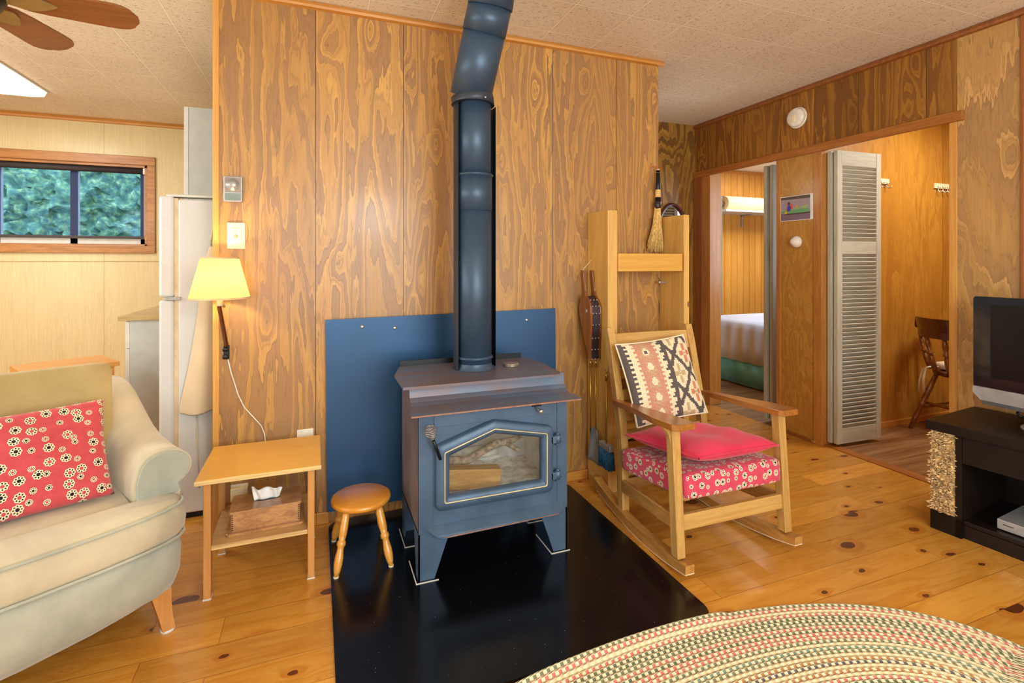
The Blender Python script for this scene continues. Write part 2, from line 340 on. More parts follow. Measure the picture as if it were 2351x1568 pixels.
def mat_black():
    s = NT('glossy_black_hearth'); o = s.coord(); n = s.noise(o, 55.0, 3.0); v = s.node('ShaderNodeTexVoronoi'); v.inputs['Scale'].default_value = 60; s.link(o, v.inputs['Vector'])
    sp = s.math('MULTIPLY', s.math('LESS_THAN', v.outputs['Distance'], 0.07), s.math('GREATER_THAN', s.sep(v.outputs['Color'])[0], 0.8))
    c = s.mix(sp, (9, 9, 13), (150, 150, 150)); s.bump(n, 0.12, 0.0012)
    return s.fin(c, 0.2, 0, 0.0, 0.5)
M['hearth'] = mat_black()
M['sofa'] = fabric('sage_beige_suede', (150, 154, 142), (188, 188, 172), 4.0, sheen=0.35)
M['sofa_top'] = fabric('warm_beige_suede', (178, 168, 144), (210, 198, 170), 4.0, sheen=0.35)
M['cushion_back'] = fabric('olive_beige_suede', (172, 152, 100), (192, 172, 122), 4.0, sheen=0.3)
M['flower'] = flowers('red_daisy_print', (206, 80, 88), 26.0)
M['flower_seat'] = flowers('red_daisy_seat_print', (208, 70, 94), 28.0)
M['redfab'] = fabric('crimson_cotton', (200, 36, 68), (214, 54, 84), 5.0, sheen=0.2, bump=0.12)
M['white'] = plain('white_paint', (214, 212, 206), 0.45, 0, 0, 0.02)
M['greywhite'] = plain('pale_grey_laminate', (188, 190, 184), 0.5, 0, 0, 0.02)
M['fridge'] = plain('white_pebbled_enamel', (208, 206, 204), 0.32, 0, 0.2, 0.02, 200, 0.25)
M['apron'] = fabric('cream_canvas', (206, 184, 152), (222, 202, 170), 3.0, bump=0.2)
M['ivory'] = plain('ivory_plastic', (240, 226, 180), 0.4)
M['plastic'] = plain('white_plastic', (232, 222, 206), 0.4)
M['beigeplastic'] = plain('beige_plastic', (222, 196, 158), 0.4)
M['counter'] = wood('counter_edge', (188, 156, 108), (160, 126, 80), 0, 20, 4)
def shade_mat():
    s = NT('lit_lamp_shade'); tr = s.node('ShaderNodeBsdfTranslucent'); tr.inputs[0].default_value = srgb((250, 226, 170))
    em = s.node('ShaderNodeEmission'); em.inputs[0].default_value = srgb((255, 232, 140)); em.inputs[1].default_value = 0.62
    ad = s.node('ShaderNodeAddShader'); s.link(tr.outputs[0], ad.inputs[0]); s.link(em.outputs[0], ad.inputs[1]); s.link(ad.outputs[0], s.out.inputs[0]); return s.m
M['shade'] = shade_mat()
M['shadetrim'] = plain('shade_trim', (230, 190, 140), 0.8)
M['diffuser'] = emis('lit_diffuser', (255, 250, 238), 2.2)
M['glass'] = glass('window_glass', (236, 242, 244), 0.03, 0.012)
M['stoveglass'] = glass('sooty_stove_glass', (250, 250, 250), 0.06, 0.08)
M['screenmesh'] = glass('dark_roller_mesh', (190, 196, 214), 0.6, 0.0)
M['tvblack'] = plain('gloss_black_bezel', (30, 26, 26), 0.08, 0, 0.5)
M['tvscreen'] = plain('dark_lcd', (10, 8, 8), 0.25)
M['silver'] = plain('silver_plastic', (168, 166, 166), 0.35, 0.4)
M['espresso'] = plain('espresso_veneer', (26, 17, 12), 0.38, 0, 0, 0.2, 12, 0, 0, 0.25)
M['seagrass'] = plain('seagrass_fibre', (196, 164, 116), 0.8, 0, 0, 0.3, 60, 0.3)
M['straw'] = plain('broom_straw', (228, 186, 112), 0.8, 0, 0, 0.15, 60)
M['cream'] = plain('cream_cotton', (226, 208, 176), 0.9, 0, 0, 0.05)
M['teal'] = fabric('teal_bed_skirt', (96, 180, 200), (124, 202, 218), 5.0, sheen=0.1)
M['sheet'] = fabric('white_duvet', (190, 200, 222), (216, 222, 236), 3.0, bump=0.5)
M['blanket'] = fabric('cream_quilt', (222, 194, 140), (236, 212, 162), 20.0, bump=0.5)
M['tissue'] = plain('white_tissue', (240, 238, 236), 0.95)
M['bluebristle'] = plain('blue_bristle', (44, 96, 138), 0.7, 0, 0, 0.3, 90, 0.5)
M['dustpan'] = plain('grey_blue_pan', (140, 152, 166), 0.45, 0.4, 0, 0.1)
M['fanblade'] = wood('fan_blade_wood', (146, 88, 46), (120, 68, 34), 0, 25, 2, rough=0.35)
M['fanhub'] = plain('bronze_fan_motor', (44, 34, 30), 0.3, 0.5)
M['medallion'] = plain('pale_brass_medallion', (156, 134, 84), 0.5, 0.3)
M['redstring'] = plain('red_ribbon', (206, 48, 40), 0.7)
M['mirrorframe'] = plain('mahogany_mirror_frame', (74, 18, 20), 0.2, 0, 0.6)
M['mirror'] = plain('mirror_silver', (220, 220, 220), 0.03, 1.0, 0, 0.0)
def foliage():
    s = NT('leafy_hedge'); n = s.noise(s.coord(), 13.0, 5.0, 0.6, 0.0)
    c = s.ramp(n, [(0.3, (60, 92, 84)), (0.47, (92, 132, 104)), (0.58, (126, 164, 112)), (0.72, (190, 212, 150))]); s.bump(n, 0.5, 0.05)
    return s.fin(c, 0.8)
M['foliage'] = foliage()

# ------------------------------------------------------------------ mesh helpers
class MB:
    def __init__(s, T=None): s.bm = bmesh.new(); s.T = T or Matrix.Identity(4); s.mi = 0
    def v(s, p): return s.bm.verts.new(s.T @ Vector(p))
    def f(s, vs, smooth=False):
        try:
            fc = s.bm.faces.new(vs); fc.smooth = smooth; fc.material_index = s.mi; return fc
        except ValueError: return None
    def box(s, x0, x1, y0, y1, z0, z1, bev=0.0, T=None, seg=2):
        b = bmesh.new(); bmesh.ops.create_cube(b, size=1.0)
        for q in b.verts: q.co = Vector(((q.co.x + .5) * (x1 - x0) + x0, (q.co.y + .5) * (y1 - y0) + y0, (q.co.z + .5) * (z1 - z0) + z0))
        if bev: bmesh.ops.bevel(b, geom=list(b.edges), offset=bev, segments=seg, affect='EDGES', profile=0.5)
        s.merge(b, T); return s
    def merge(s, b, T=None, smooth=None):
        X = s.T @ T if T is not None else s.T; mp = {}
        for q in b.verts: mp[q] = s.bm.verts.new(X @ q.co)
        for fc in b.faces:
            try: nf = s.bm.faces.new([mp[q] for q in fc.verts]); nf.smooth = fc.smooth if smooth is None else smooth; nf.material_index = s.mi
            except ValueError: pass
        b.free()
    def beam(s, p0, p1, w, h, up=(0, 0, 1), bev=0.003, w1=None, h1=None):
        p0, p1, up = Vector(p0), Vector(p1), Vector(up); d = (p1 - p0).normalized(); side = d.cross(up).normalized(); u = side.cross(d)
        b = bmesh.new(); ring = []
        for p, ww, hh in ((p0, w, h), (p1, w1 or w, h1 or h)):
            ring.append([b.verts.new(p + side * (sx * ww / 2) + u * (sz * hh / 2)) for sx, sz in ((-1, -1), (1, -1), (1, 1), (-1, 1))])
        for i in range(4): b.faces.new((ring[0][i], ring[0][(i + 1) % 4], ring[1][(i + 1) % 4], ring[1][i]))
        b.faces.new(ring[0][::-1]); b.faces.new(ring[1])
        if bev: bmesh.ops.bevel(b, geom=list(b.edges), offset=bev, segments=1, affect='EDGES', profile=0.5)
        bmesh.ops.recalc_face_normals(b, faces=list(b.faces)); s.merge(b); return s
    def loft(s, rings, closed=True, caps=True, smooth=True):
        vr = [[s.v(p) for p in r] for r in rings]; n = len(vr[0])
        for a, b in zip(vr, vr[1:]):
            for i in range(n if closed else n - 1): s.f((a[i], a[(i + 1) % n], b[(i + 1) % n], b[i]), smooth)
        if caps and closed: s.f(vr[0][::-1]); s.f(vr[-1])
        return s
    def tube(s, pts, r, seg=10, caps=True, flat=1.0):
        pts = [Vector(p) for p in pts]; rs = r if isinstance(r, (list, tuple)) else [r] * len(pts); rings = []; prev = None
        for i, p in enumerate(pts):
            d = (pts[min(i + 1, len(pts) - 1)] - pts[max(i - 1, 0)]).normalized()
            if prev is None:
                a = Vector((0, 0, 1)) if abs(d.z) < 0.9 else Vector((1, 0, 0)); u = d.cross(a).normalized()
            else: u = (prev - d * prev.dot(d)).normalized()
            v2 = d.cross(u); prev = u
            rings.append([p + (u * math.cos(2 * PI * k / seg) + v2 * math.sin(2 * PI * k / seg) * flat) * rs[i] for k in range(seg)])
        return s.loft(rings, True, caps)
    def lathe(s, prof, T=None, seg=32, caps=True):
        X = T or Matrix.Identity(4)
        rings = [[X @ Vector((max(r, 1e-4) * math.cos(2 * PI * k / seg), max(r, 1e-4) * math.sin(2 * PI * k / seg), z)) for k in range(seg)] for r, z in prof]
        return s.loft(rings, True, caps)
    def prism(s, poly, T, d0, d1, smooth=False, bev=0.0):
        b = bmesh.new(); a = [b.verts.new((x, y, d0)) for x, y in poly]; c = [b.verts.new((x, y, d1)) for x, y in poly]; n = len(poly)
        b.faces.new(a[::-1]); b.faces.new(c)
        for i in range(n): b.faces.new((a[i], a[(i + 1) % n], c[(i + 1) % n], c[i])).smooth = smooth
        if bev:
            es = [e for e in b.edges if abs(e.verts[0].co.z - e.verts[1].co.z) < 1e-6]
            bmesh.ops.bevel(b, geom=es, offset=bev, segments=2, affect='EDGES', profile=0.5)
        bmesh.ops.recalc_face_normals(b, faces=list(b.faces)); s.merge(b, T); return s
    def build(s, name, mat, parent=None, uv=None, sub=0, **tags):
        bmesh.ops.recalc_face_normals(s.bm, faces=list(s.bm.faces)) if not getattr(s, 'raw', False) else None
        if uv == 'box':
            L = s.bm.loops.layers.uv.new('UVMap')
            for fc in s.bm.faces:
                n = fc.normal; ax = max(range(3), key=lambda i: abs(n[i])); o = [i for i in range(3) if i != ax]
                for l in fc.loops: l[L].uv = (l.vert.co[o[0]] + ax * .37, l.vert.co[o[1]] + ax * .21)
        me = bpy.data.meshes.new(name); s.bm.to_mesh(me); s.bm.free()
        o = bpy.data.objects.new(name, me); C.collection.objects.link(o)
        for m in (mat if isinstance(mat, (list, tuple)) else [mat]): me.materials.append(m if not isinstance(m, str) else M[m])
        if parent: o.parent = parent
        if sub: md = o.modifiers.new('sub', 'SUBSURF'); md.levels = sub; md.render_levels = sub
        for k, v in tags.items(): o[k] = v
        return o
def thing(name, label, cat, loc=(0, 0, 0), rz=0.0, group=None):
    o = bpy.data.objects.new(name, None); C.collection.objects.link(o); o.location = loc; o.rotation_euler = (0, 0, rz)
    o.empty_display_size = 0.05; o['label'] = label; o['category'] = cat
    if group: o['group'] = group
    return o
def one(name, mb, mat, label, cat, group=None, **k):
    o = mb.build(name, mat, None, **k); o['label'] = label; o['category'] = cat
    if group: o['group'] = group
    return o
def struct(name, mb, mat, parent=None, **k):
    o = mb.build(name, mat, parent, **k)
    if parent is None: o['kind'] = 'structure'
    return o
def clone(root, loc, rz=None, label=None):
    r = root.copy(); C.collection.objects.link(r); r.location = loc
    if rz is not None: r.rotation_euler = (0, 0, rz)
    if label: r['label'] = label
    for ch in list(root.children):
        c = ch.copy(); C.collection.objects.link(c); c.parent = r
        for g in list(ch.children): d = g.copy(); C.collection.objects.link(d); d.parent = c
    return r
def TR(x, y, z, rx=0, ry=0, rz=0): return Matrix.Translation((x, y, z)) @ Euler((rx, ry, rz)).to_matrix().to_4x4()
XZ = lambda y: Matrix(((1, 0, 0, 0), (0, 0, -1, y), (0, 1, 0, 0), (0, 0, 0, 1)))      # poly (x,z), depth toward -y from plane y
YZ = lambda x: Matrix(((0, 0, -1, x), (-1, 0, 0, 0), (0, 1, 0, 0), (0, 0, 0, 1)))     # poly (-y,z), depth toward -x from plane x
def rrect(x0, x1, y0, y1, r, n=6):
    out = []
    for cx, cy, a in ((x1 - r, y1 - r, 0), (x0 + r, y1 - r, 90), (x0 + r, y0 + r, 180), (x1 - r, y0 + r, 270)):
        for i in range(n + 1): t = R(a + 90 * i / n); out.append((cx + r * math.cos(t), cy + r * math.sin(t)))
    return out
exec_order = []
# ================================================================== the setting
CE = 2.44; YW = 2.555
# floors
struct('floor', MB().box(-4.0, 3.17, -2.7, 5.4, -0.05, 0.0), 'floor')
struct('floor_back', MB().box(3.17, 7.2, 0.6, 5.4, -0.05, 0.0), 'lam')
struct('trim_1', MB().box(3.165, 3.24, 1.665, 2.43, 0.0, 0.006, 0.002), 'trim_y')
struct('ceiling', MB().box(-4.0, 7.2, -2.7, 5.4, CE, CE + 0.06), 'ceil')
# stove partition
struct('wall_stove', MB().box(-0.400, 1.927, YW, YW + 0.10, 0, CE), 'W')
struct('trim_2', MB().box(-0.424, -0.3995, YW - 0.004, YW + 0.104, 0, CE, 0.002), 'trim_z')
struct('wall_hall', MB().box(1.827, 1.927, YW + 0.10, 3.66, 0, CE), 'W')
struct('wall_back', MB().box(1.80, 3.25, 3.66, 3.76, 0, CE), 'B')
def crown(prof_T, L): return MB().prism([(0, 0), (0.022, 0.002), (0.026, 0.012), (0.014, 0.028), (0.008, 0.036), (0, 0.036)], prof_T, 0, L)
# crown along the partition (profile in y,z swept along x)
def sweepx(x0, x1, y, z, h=0.036, d=0.024):
    m = MB(); pts = [(0, 0), (-d * .9, h * .1), (-d, h * .4), (-d * .6, h * .8), (-d * .3, h), (0, h)]
    m.loft([[(x, y + a, z + b) for a, b in pts] for x in (x0, x1)], smooth=False); return m
def sweepy(y0, y1, x, z, h=0.036, d=0.024, sgn=-1):
    m = MB(); pts = [(0, 0), (sgn * d * .9, h * .1), (sgn * d, h * .4), (sgn * d * .6, h * .8), (sgn * d * .3, h), (0, h)]
    m.loft([[(x + a, y, z + b) for a, b in pts] for y in (y0, y1)], smooth=False); return m
struct('trim_3', sweepx(-0.424, 1.955, YW, CE - 0.036), 'trim')
struct('trim_4', sweepy(-2.6, 3.66, 3.15, CE - 0.038, 0.038, 0.02), 'redtrim')
struct('trim_5', sweepx(-4.0, -0.6, 5.27, CE - 0.04, 0.04, 0.02), 'trim')
struct('baseboard_stove', MB().box(0.0, 0.055, YW - 0.014, YW, 0, 0.055, 0.003).box(-0.39, -0.0, YW - 0.014, YW, 0, 0.055, 0.003).box(1.25, 1.437, YW - 0.014, YW, 0, 0.05, 0.003), 'trim')
# right wall with the two openings
rw = MB(); rw.box(3.15, 3.25, -2.7, 1.665, 0, CE); struct('wall_right', rw, 'P')
rh = MB(); rh.box(3.15, 3.25, 1.665, 3.66, 2.0, CE); struct('wall_right_header', rh, 'R')
ro = MB(); ro.box(3.15, 3.25, 2.49, 2.755, 0, 2.0); struct('wall_right_pier', ro, 'O')
struct('trim_6', MB().box(3.128, 3.15, 1.631, 3.655, 1.965, 2.018, 0.003), 'trim_y')        # long header board
struct('trim_7', MB().box(3.130, 3.26, 3.545, 3.66, 0, 1.965, 0.002), 'redtrim')
struct('trim_8', MB().box(3.14, 3.26, 3.46, 3.545, 0, 2.0, 0.002), 'jamb')
struct('trim_9', MB().box(3.142, 3.255, 2.755, 2.79, 0, 2.0, 0.002), 'jamb')
struct('trim_10', MB().box(3.142, 3.255, 2.43, 2.49, 0, 2.0, 0.002).box(3.13, 3.16, 2.475, 2.50, 0, 0.02, 0.006), 'jamb')
struct('trim_11', MB().box(3.146, 3.255, 1.665, 1.70, 0, 2.0, 0.001), 'trim_z')
struct('trim_12', MB().box(3.138, 3.15, 1.388, 1.402, 0, CE - .038, 0.002), 'redtrim')
struct('baseboard_right', MB().box(3.138, 3.15, 2.50, 2.755, 0, 0.022, 0.003), 'redtrim')
# divider between bedroom and nook, nook walls
struct('wall_divider', MB().box(3.26, 5.3, 2.535, 2.64, 0, CE), 'D')
struct('baseboard_nook', MB().box(3.26, 5.2, 2.522, 2.535, 0, 0.045, 0.003), 'trim')
struct('wall_nook_far', MB().box(5.2, 5.3, 0.7, 2.535, 0, CE), 'D')
struct('wall_nook_front', MB().box(3.25, 5.3, 0.6, 0.7, 0, CE), 'D')
struct('wall_bedroom', MB().box(1.8, 7.2, 5.27, 5.37, 0, CE), 'bed_panel')
struct('wall_bedroom_far', MB().box(7.1, 7.2, 2.6, 5.27, 0, CE), 'bed_panel')
struct('wall_bedroom_near', MB().box(5.3, 7.2, 2.54, 2.64, 0, CE), 'bed_panel')
struct('wall_bedroom_side', MB().box(3.15, 3.25, 3.66, 5.27, 0, CE), 'bed_panel')
struct('trim_13', sweepx(3.25, 7.1, 5.27, CE - 0.035, 0.035, 0.02), 'trim')
# kitchen wall with window hole
kx0, kx1, kz0, kz1 = -2.95, -1.37, 1.365, 2.06
kw = MB()
kw.box(-4.0, kx0, 5.27, 5.40, 0, CE).box(kx1, 0.05, 5.27, 5.40, 0, CE).box(kx0, kx1, 5.27, 5.40, 0, kz0).box(kx0, kx1, 5.27, 5.40, kz1, CE)
struct('wall_kitchen', kw, 'K')
struct('trim_14', MB().box(-4.0, -1.0, 5.266, 5.27, 1.228, 1.231), 'counter')
struct('wall_kitchen_side', MB().box(0.02, 0.12, 2.66, 5.27, 0, CE), 'K')
struct('wall_left', MB().box(-4.1, -4.0, -2.7, 5.4, 0, CE), 'K')
struct('wall_front', MB().box(-4.1, 3.3, -2.8, -2.7, 0, CE), 'K')
# kitchen window
win = bpy.data.objects.new('window_1', None); C.collection.objects.link(win); win.location = (-2.16, 5.27, 1.7); win['kind'] = 'structure'
def wloc(mb): mb.T = Matrix.Translation((2.16, -5.27, -1.7)); return mb
cs = wloc(MB())
for a in ((kx0 - .06, kx1 + .06, kz1, kz1 + .075), (kx0 - .06, kx1 + .06, kz0 - .065, kz0), (kx0 - .06, kx0, kz0, kz1), (kx1, kx1 + .06, kz0, kz1)):
    cs.box(a[0], a[1], 5.25, 5.272, a[2], a[3], 0.004)
for a in ((kx0, kx1, kz1 - .02, kz1), (kx0, kx1, kz0, kz0 + .012), (kx0, kx0 + .012, kz0, kz1), (kx1 - .02, kx1, kz0, kz1)):
    cs.box(a[0], a[1], 5.27, 5.36, a[2], a[3])
cs.build('window_casing', 'winwood', win)
fr = wloc(MB()); a0, a1, b0, b1 = kx0 + .012, kx1 - .02, kz0 + .012, kz1 - .02
fr.box(a0, a1, 5.335, 5.375, b0, b0 + .05, 0.003).box(a0, a1, 5.335, 5.375, b1 - .04, b1, 0.003)
for xx in (a0, -2.44, -1.935, a1 - .05): fr.box(xx, xx + .055, 5.335, 5.375, b0, b1, 0.003)
fr.build('window_frame', 'white', win)
wloc(MB()).box(a0, a1, 5.354, 5.358, b0, b1).build('window_pane', 'glass', win)
rb = thing('roller_blind', 'dark mesh roller blind pulled down over the kitchen window', 'blind', (-2.16, 5.31, 2.02))
m = MB(Matrix.Translation((2.16, -5.31, -2.02))); m.tube([(kx0 + .03, 5.305, 2.012), (kx1 - .035, 5.305, 2.012)], 0.024, 16); m.build('roller', plain('brown_black_blind', (52, 44, 46), 0.7), rb)
m = MB(Matrix.Translation((2.16, -5.31, -2.02))); m.box(kx0 + .03, kx1 - .04, 5.3145, 5.3155, 1.445, 2.01); m.build('mesh_screen', 'screenmesh', rb)
m = MB(Matrix.Translation((2.16, -5.31, -2.02))); m.box(kx0 + .03, kx1 - .04, 5.308, 5.322, 1.425, 1.447, 0.002); m.build('hem_bar', plain('hem_bar_grey', (70, 62, 60), 0.7), rb)
m = MB(Matrix.Translation((2.16, -5.31, -2.02))); m.box(kx1 - .037, kx1 - .022, 5.28, 5.33, 1.985, 2.038, 0.002); m.build('bracket', 'white', rb)
# hedge outside the window
hb = MB(); nx, nz = 130, 60; g = []
for i in range(nx + 1):
    rowv = []
    for k in range(nz + 1):
        rowv.append(hb.v((-6 + 9 * i / nx, 8.2 + random.uniform(-.09, .09), 3.6 * k / nz + random.uniform(-.05, .05) - 0.1)))
    g.append(rowv)
for i in range(nx):
    for k in range(nz): hb.f((g[i][k], g[i + 1][k], g[i + 1][k + 1], g[i][k + 1]), True)
back = [[hb.v((-6 + 9 * i / nx, 9.2, z)) for i in (0, nx)] for z in (-0.1, 3.5)]
hb.f((back[0][0], back[0][1], back[1][1], back[1][0]))
o = one('hedge', hb, 'foliage', 'dense green foliage outside the kitchen window', 'hedge')
o['kind'] = 'stuff'
struct('ground', MB().box(-8, 8, 5.42, 12, -0.3, -0.1), plain('grass_ground', (70, 90, 50), 0.9))

# ================================================================== hearth mat, shield, stove
m = MB(); m.prism(rrect(0.052, 1.288, 1.386, 2.538, 0.06), Matrix.Identity(4), 0.0, 0.010, bev=0.003)
one('hearth_mat', m, 'hearth', 'glossy black hearth mat with rounded corners under the wood stove', 'mat')
hs = thing('heat_shield', 'blue steel heat shield panel mounted on the wall behind the stove', 'heat shield', (0.64, 2.53, 0.05))
L = lambda: MB(Matrix.Translation((-0.64, -2.53, -0.05)))
L().prism([(0.047, 0.058), (1.233, 0.058), (1.226, 0.972), (0.039, 0.957)], XZ(2.532), 0.0, 0.003).build('panel', 'heat_shield', hs)
for x, z in ((0.205, 0.918), (0.358, 0.905), (1.055, 0.915)):
    m = L(); m.lathe([(0.009, 0), (0.008, 0.004), (0.003, 0.006)], TR(x, 2.529, z, R(90)), 14); m.tube([(x, 2.531, z), (x, 2.5545, z)], 0.004, 8); m.build('screw', 'steel', hs)
# stove
SX0, SX1, SY0, SY1, SZ0 = 0.362, 0.992, 1.935, 2.335, 0.19
st = thing('wood_stove', 'blue black cast steel wood stove with arched glass door on four legs', 'wood stove', (0.677, 2.13, 0.01))
S = lambda: MB(Matrix.Translation((-0.677, -2.13, -0.01)))
body = S(); t = 0.008
# side silhouette (y,z): stepped top
sil = [(SY0, SZ0), (SY0, 0.66), (2.045, 0.675), (1.93 + .10, 0.70), (1.93 + .04, 0.748), (SY1, 0.748), (SY1, SZ0)]
sil = [(SY0, SZ0), (SY0, 0.662), (2.02, 0.672), (1.965, 0.748), (SY1, 0.748), (SY1, SZ0)]
sil = [(SY0, SZ0), (SY0, 0.668), (1.962, 0.692), (1.975, 0.72), (1.975, 0.748), (SY1, 0.748), (SY1, SZ0)]
for xs in ((SX0, SX0 + t), (SX1 - t, SX1)):
    body = S()
    a = [body.v((xs[0], y, z)) for y, z in sil]; b = [body.v((xs[1], y, z)) for y, z in sil]; n = len(sil)
    body.f(a); body.f(b[::-1])
    for i in range(n): body.f((a[i], a[(i + 1) % n], b[(i + 1) % n], b[i]))
    body.build('side_panel', 'stove_side', st)
body = S()
body.box(SX0, SX1, SY1 - t, SY1, SZ0, 0.748).box(SX0, SX1, SY0, SY1, SZ0, SZ0 + t)
# front plate with an opening (opening x .44-.90 z .29-.56)
ox0, ox1, oz0, oz1 = 0.435, 0.905, 0.285, 0.565
fo = [(SX0, SZ0), (SX1, SZ0), (SX1, 0.665), (0.66, 0.665), (SX0, 0.665)]; fi = [(0.457, 0.307), (0.886, 0.307), (0.886, 0.521), (0.66, 0.568), (0.457, 0.499)]
va = [[body.v((x, y, z)) for x, z in p] for p, y in ((fo, SY0), (fi, SY0), (fi, SY0 + t), (fo, SY0 + t))]
for a_, b_ in ((0, 1), (1, 2), (2, 3), (3, 0)):
    for i in range(5): body.f((va[a_][i], va[a_][(i + 1) % 5], va[b_][(i + 1) % 5], va[b_][i]))
body.box(SX0 + .06, SX1 - .05, SY0 - .004, SY0, 0.592, 0.648, 0.001)
body.box(SX0 - 0.0, SX0 + .055, SY0 - .003, SY0, SZ0, 0.655, 0.001).box(SX1 - .047, SX1, SY0 - .003, SY0, SZ0 , 0.655, 0.001)
body.build('firebox_shell', 'stove', st)
ins = S(); ins.box(SX0 + .03, SX1 - .03, SY1 - .05, SY1 - .02, 0.24, 0.60).box(SX0 + .03, SX0 + .05, SY0 + .03, SY1 - .02, 0.24, 0.60).box(SX1 - .05, SX1 - .03, SY0 + .03, SY1 - .02, 0.24, 0.60).box(SX0 + .03, SX1 - .03, SY0 + .10, SY1 - .02, 0.60, 0.62)
for i in range(1, 5): ins.box(SX0 + .03 + i * .115, SX0 + .033 + i * .115, SY1 - .052, SY1 - .049, 0.24, 0.6)
ins.build('firebrick_lining', 'firebrick', st)
ab = S(); nn = 14; gr = [[ab.v((SX0 + .03 + (SX1 - SX0 - .06) * i / nn, SY0 + .02 + (SY1 - SY0 - .04) * j / nn, 0.262 + random.uniform(0, .016) + 0.03 * (j / nn))) for j in range(nn + 1)] for i in range(nn + 1)]
for i in range(nn):
    for j in range(nn): ab.f((gr[i][j], gr[i + 1][j], gr[i + 1][j + 1], gr[i][j + 1]), True)
ab.build('ash_bed', 'ash', st)
# lower top plate with lip, riser, upper plate
lp = S()
def plate(mb, pts, th):
    a = [mb.v(p) for p in pts]; b = [mb.v((p[0], p[1], p[2] - th)) for p in pts]; n = len(pts)
    mb.f(a); mb.f(b[::-1])
    for i in range(n): mb.f((a[i], b[i], b[(i + 1) % n], a[(i + 1) % n]))
plate(lp, [(0.320, 1.855, 0.666), (1.018, 1.855, 0.666), (1.010, 1.90, 0.676), (0.326, 1.90, 0.676)], 0.006)
# curved riser
rr_ = [(1.90, 0.676), (1.925, 0.682), (1.945, 0.692), (1.958, 0.707), (1.965, 0.728), (1.967, 0.752)]
lp.loft([[(0.333, y, z), (0.992, y, z), (0.992, y + .008, z + .001), (0.333, y + .008, z + .001)] for y, z in rr_], smooth=False)
plate(lp, [(0.300, 1.905, 0.762), (0.950, 1.905, 0.762), (0.975, 2.125, 0.762), (0.960, 2.30, 0.762), (0.345, 2.30, 0.762), (0.300, 2.13, 0.762)], 0.010)
lp.build('top_plate', 'stove_top', st)
S().box(0.321, 1.017, 1.8535, 1.8548, 0.6605, 0.6655).build('rust_lip', 'rust', st)
S().box(0.345, 0.93, 2.30, 2.308, 0.75, 0.785, .002).build('rear_flange', 'black', st)
# door: pentagon frame
pent = lambda g, ap: [(0.425 + g, 0.275 + g), (0.918 - g, 0.275 + g), (0.918 - g, 0.545 - g * .75), (0.66, ap), (0.425 + g, 0.525 - g * .8)]
def rounded(poly, r, n=5):
    out = []; N = len(poly)
    for i in range(N):
        p = Vector(poly[i]); a = Vector(poly[i - 1]); b = Vector(poly[(i + 1) % N]); da = (a - p).normalized(); db = (b - p).normalized()
        ang = da.angle(db); tt = min(r / math.tan(ang / 2), (a - p).length * .45, (b - p).length * .45)
        p0 = p + da * tt; p1 = p + db * tt
        for k in range(n + 1):
            u = k / n; q = p0 * (1 - u) ** 2 + p * 2 * u * (1 - u) + p1 * u * u; out.append((q.x, q.y))
    return out
DY = SY0
po = rounded(pent(0, 0.600), 0.03); pi_ = rounded(pent(0.052, 0.548), 0.008)
dr = S()
def ringf(mb, layers, sm=True):
    vs = [[mb.v((x, y, z)) for x, z in pl] for pl, y in layers]; n = len(vs[0])
    for a, b in zip(vs, vs[1:]):
        for i in range(n): mb.f((a[i], a[(i + 1) % n], b[(i + 1) % n], b[i]), sm)
pm = rounded(pent(0.006, 0.594), 0.028); pj = rounded(pent(0.040, 0.556), 0.01)
ringf(dr, [(po, DY), (po, DY - .02), (pm, DY - .030), (pj, DY - .030), (pi_, DY - .022), (pi_, DY + .004), (po, DY + .004), (po, DY)])
door = dr.build('door', 'stove', st)
gi = S(); g1 = rounded(pent(0.030, 0.569), 0.010); g2 = rounded(pent(0.034, 0.565), 0.009)
ringf(gi, [(g1, DY - .030), (g1, DY - .033), (g2, DY - .033), (g2, DY - .030)]); gi.build('gold_inlay', 'gold', door)
gl = S(); gl.prism(pi_, XZ(DY - .004), 0, 0.004); gl.build('glass_pane', 'stoveglass', door)
for z in (0.325, 0.475):
    h = S(); h.tube([(0.938, DY - .022, z), (0.938, DY - .022, z + .034)], 0.013, 14); h.lathe([(0.008, 0), (0.009, .004), (.001, .008)], TR(0.938, DY - .022, z + .034), 12); h.box(0.905, 0.932, DY - .03, DY - .01, z, z + .03, .002).box(0.932, 0.962, DY - .022, DY, z - .012, z + .002, .002); h.build('hinge', 'stove', st)
hd = S(); hd.tube([(0.440, DY - .028, 0.478), (0.424, DY - .040, 0.520), (0.407, DY - .055, 0.562)], 0.0065, 10); hnd = hd.build('handle', 'black', door)
hc = S(); pts = []
for i in range(200):
    u = i / 199; r_ = 0.0065 + 0.0175 * max(0.0, math.sin(PI * min(1.0, max(0, (u - .18) / .82)))) ** .8
    p = Vector((0.407, DY - .055, 0.562)) + Vector((-0.018, -.012, 0.062)) * u; a = u * 2 * PI * 8
    pts.append(p + Vector((math.cos(a), math.sin(a), 0.18 * math.cos(a))) * r_)
hc.tube(pts, 0.0012, 5); hc.build('coil_grip', 'coil', door)
vk = S(); vk.tube([(0.842, DY - .004, 0.627), (0.855, DY - .03, 0.619)], 0.003, 8); vk.lathe([(0.003, 0), (.009, .002), (.010, .012), (.006, .016), (.001, .017)], TR(0.855, DY - .03, 0.619, R(90)), 14); vk.build('draft_knob', 'steel', st)
S().box(0.828, 0.872, DY - .0055, DY - .004, 0.630, 0.637, .001).build('draft_slot', 'black', st)
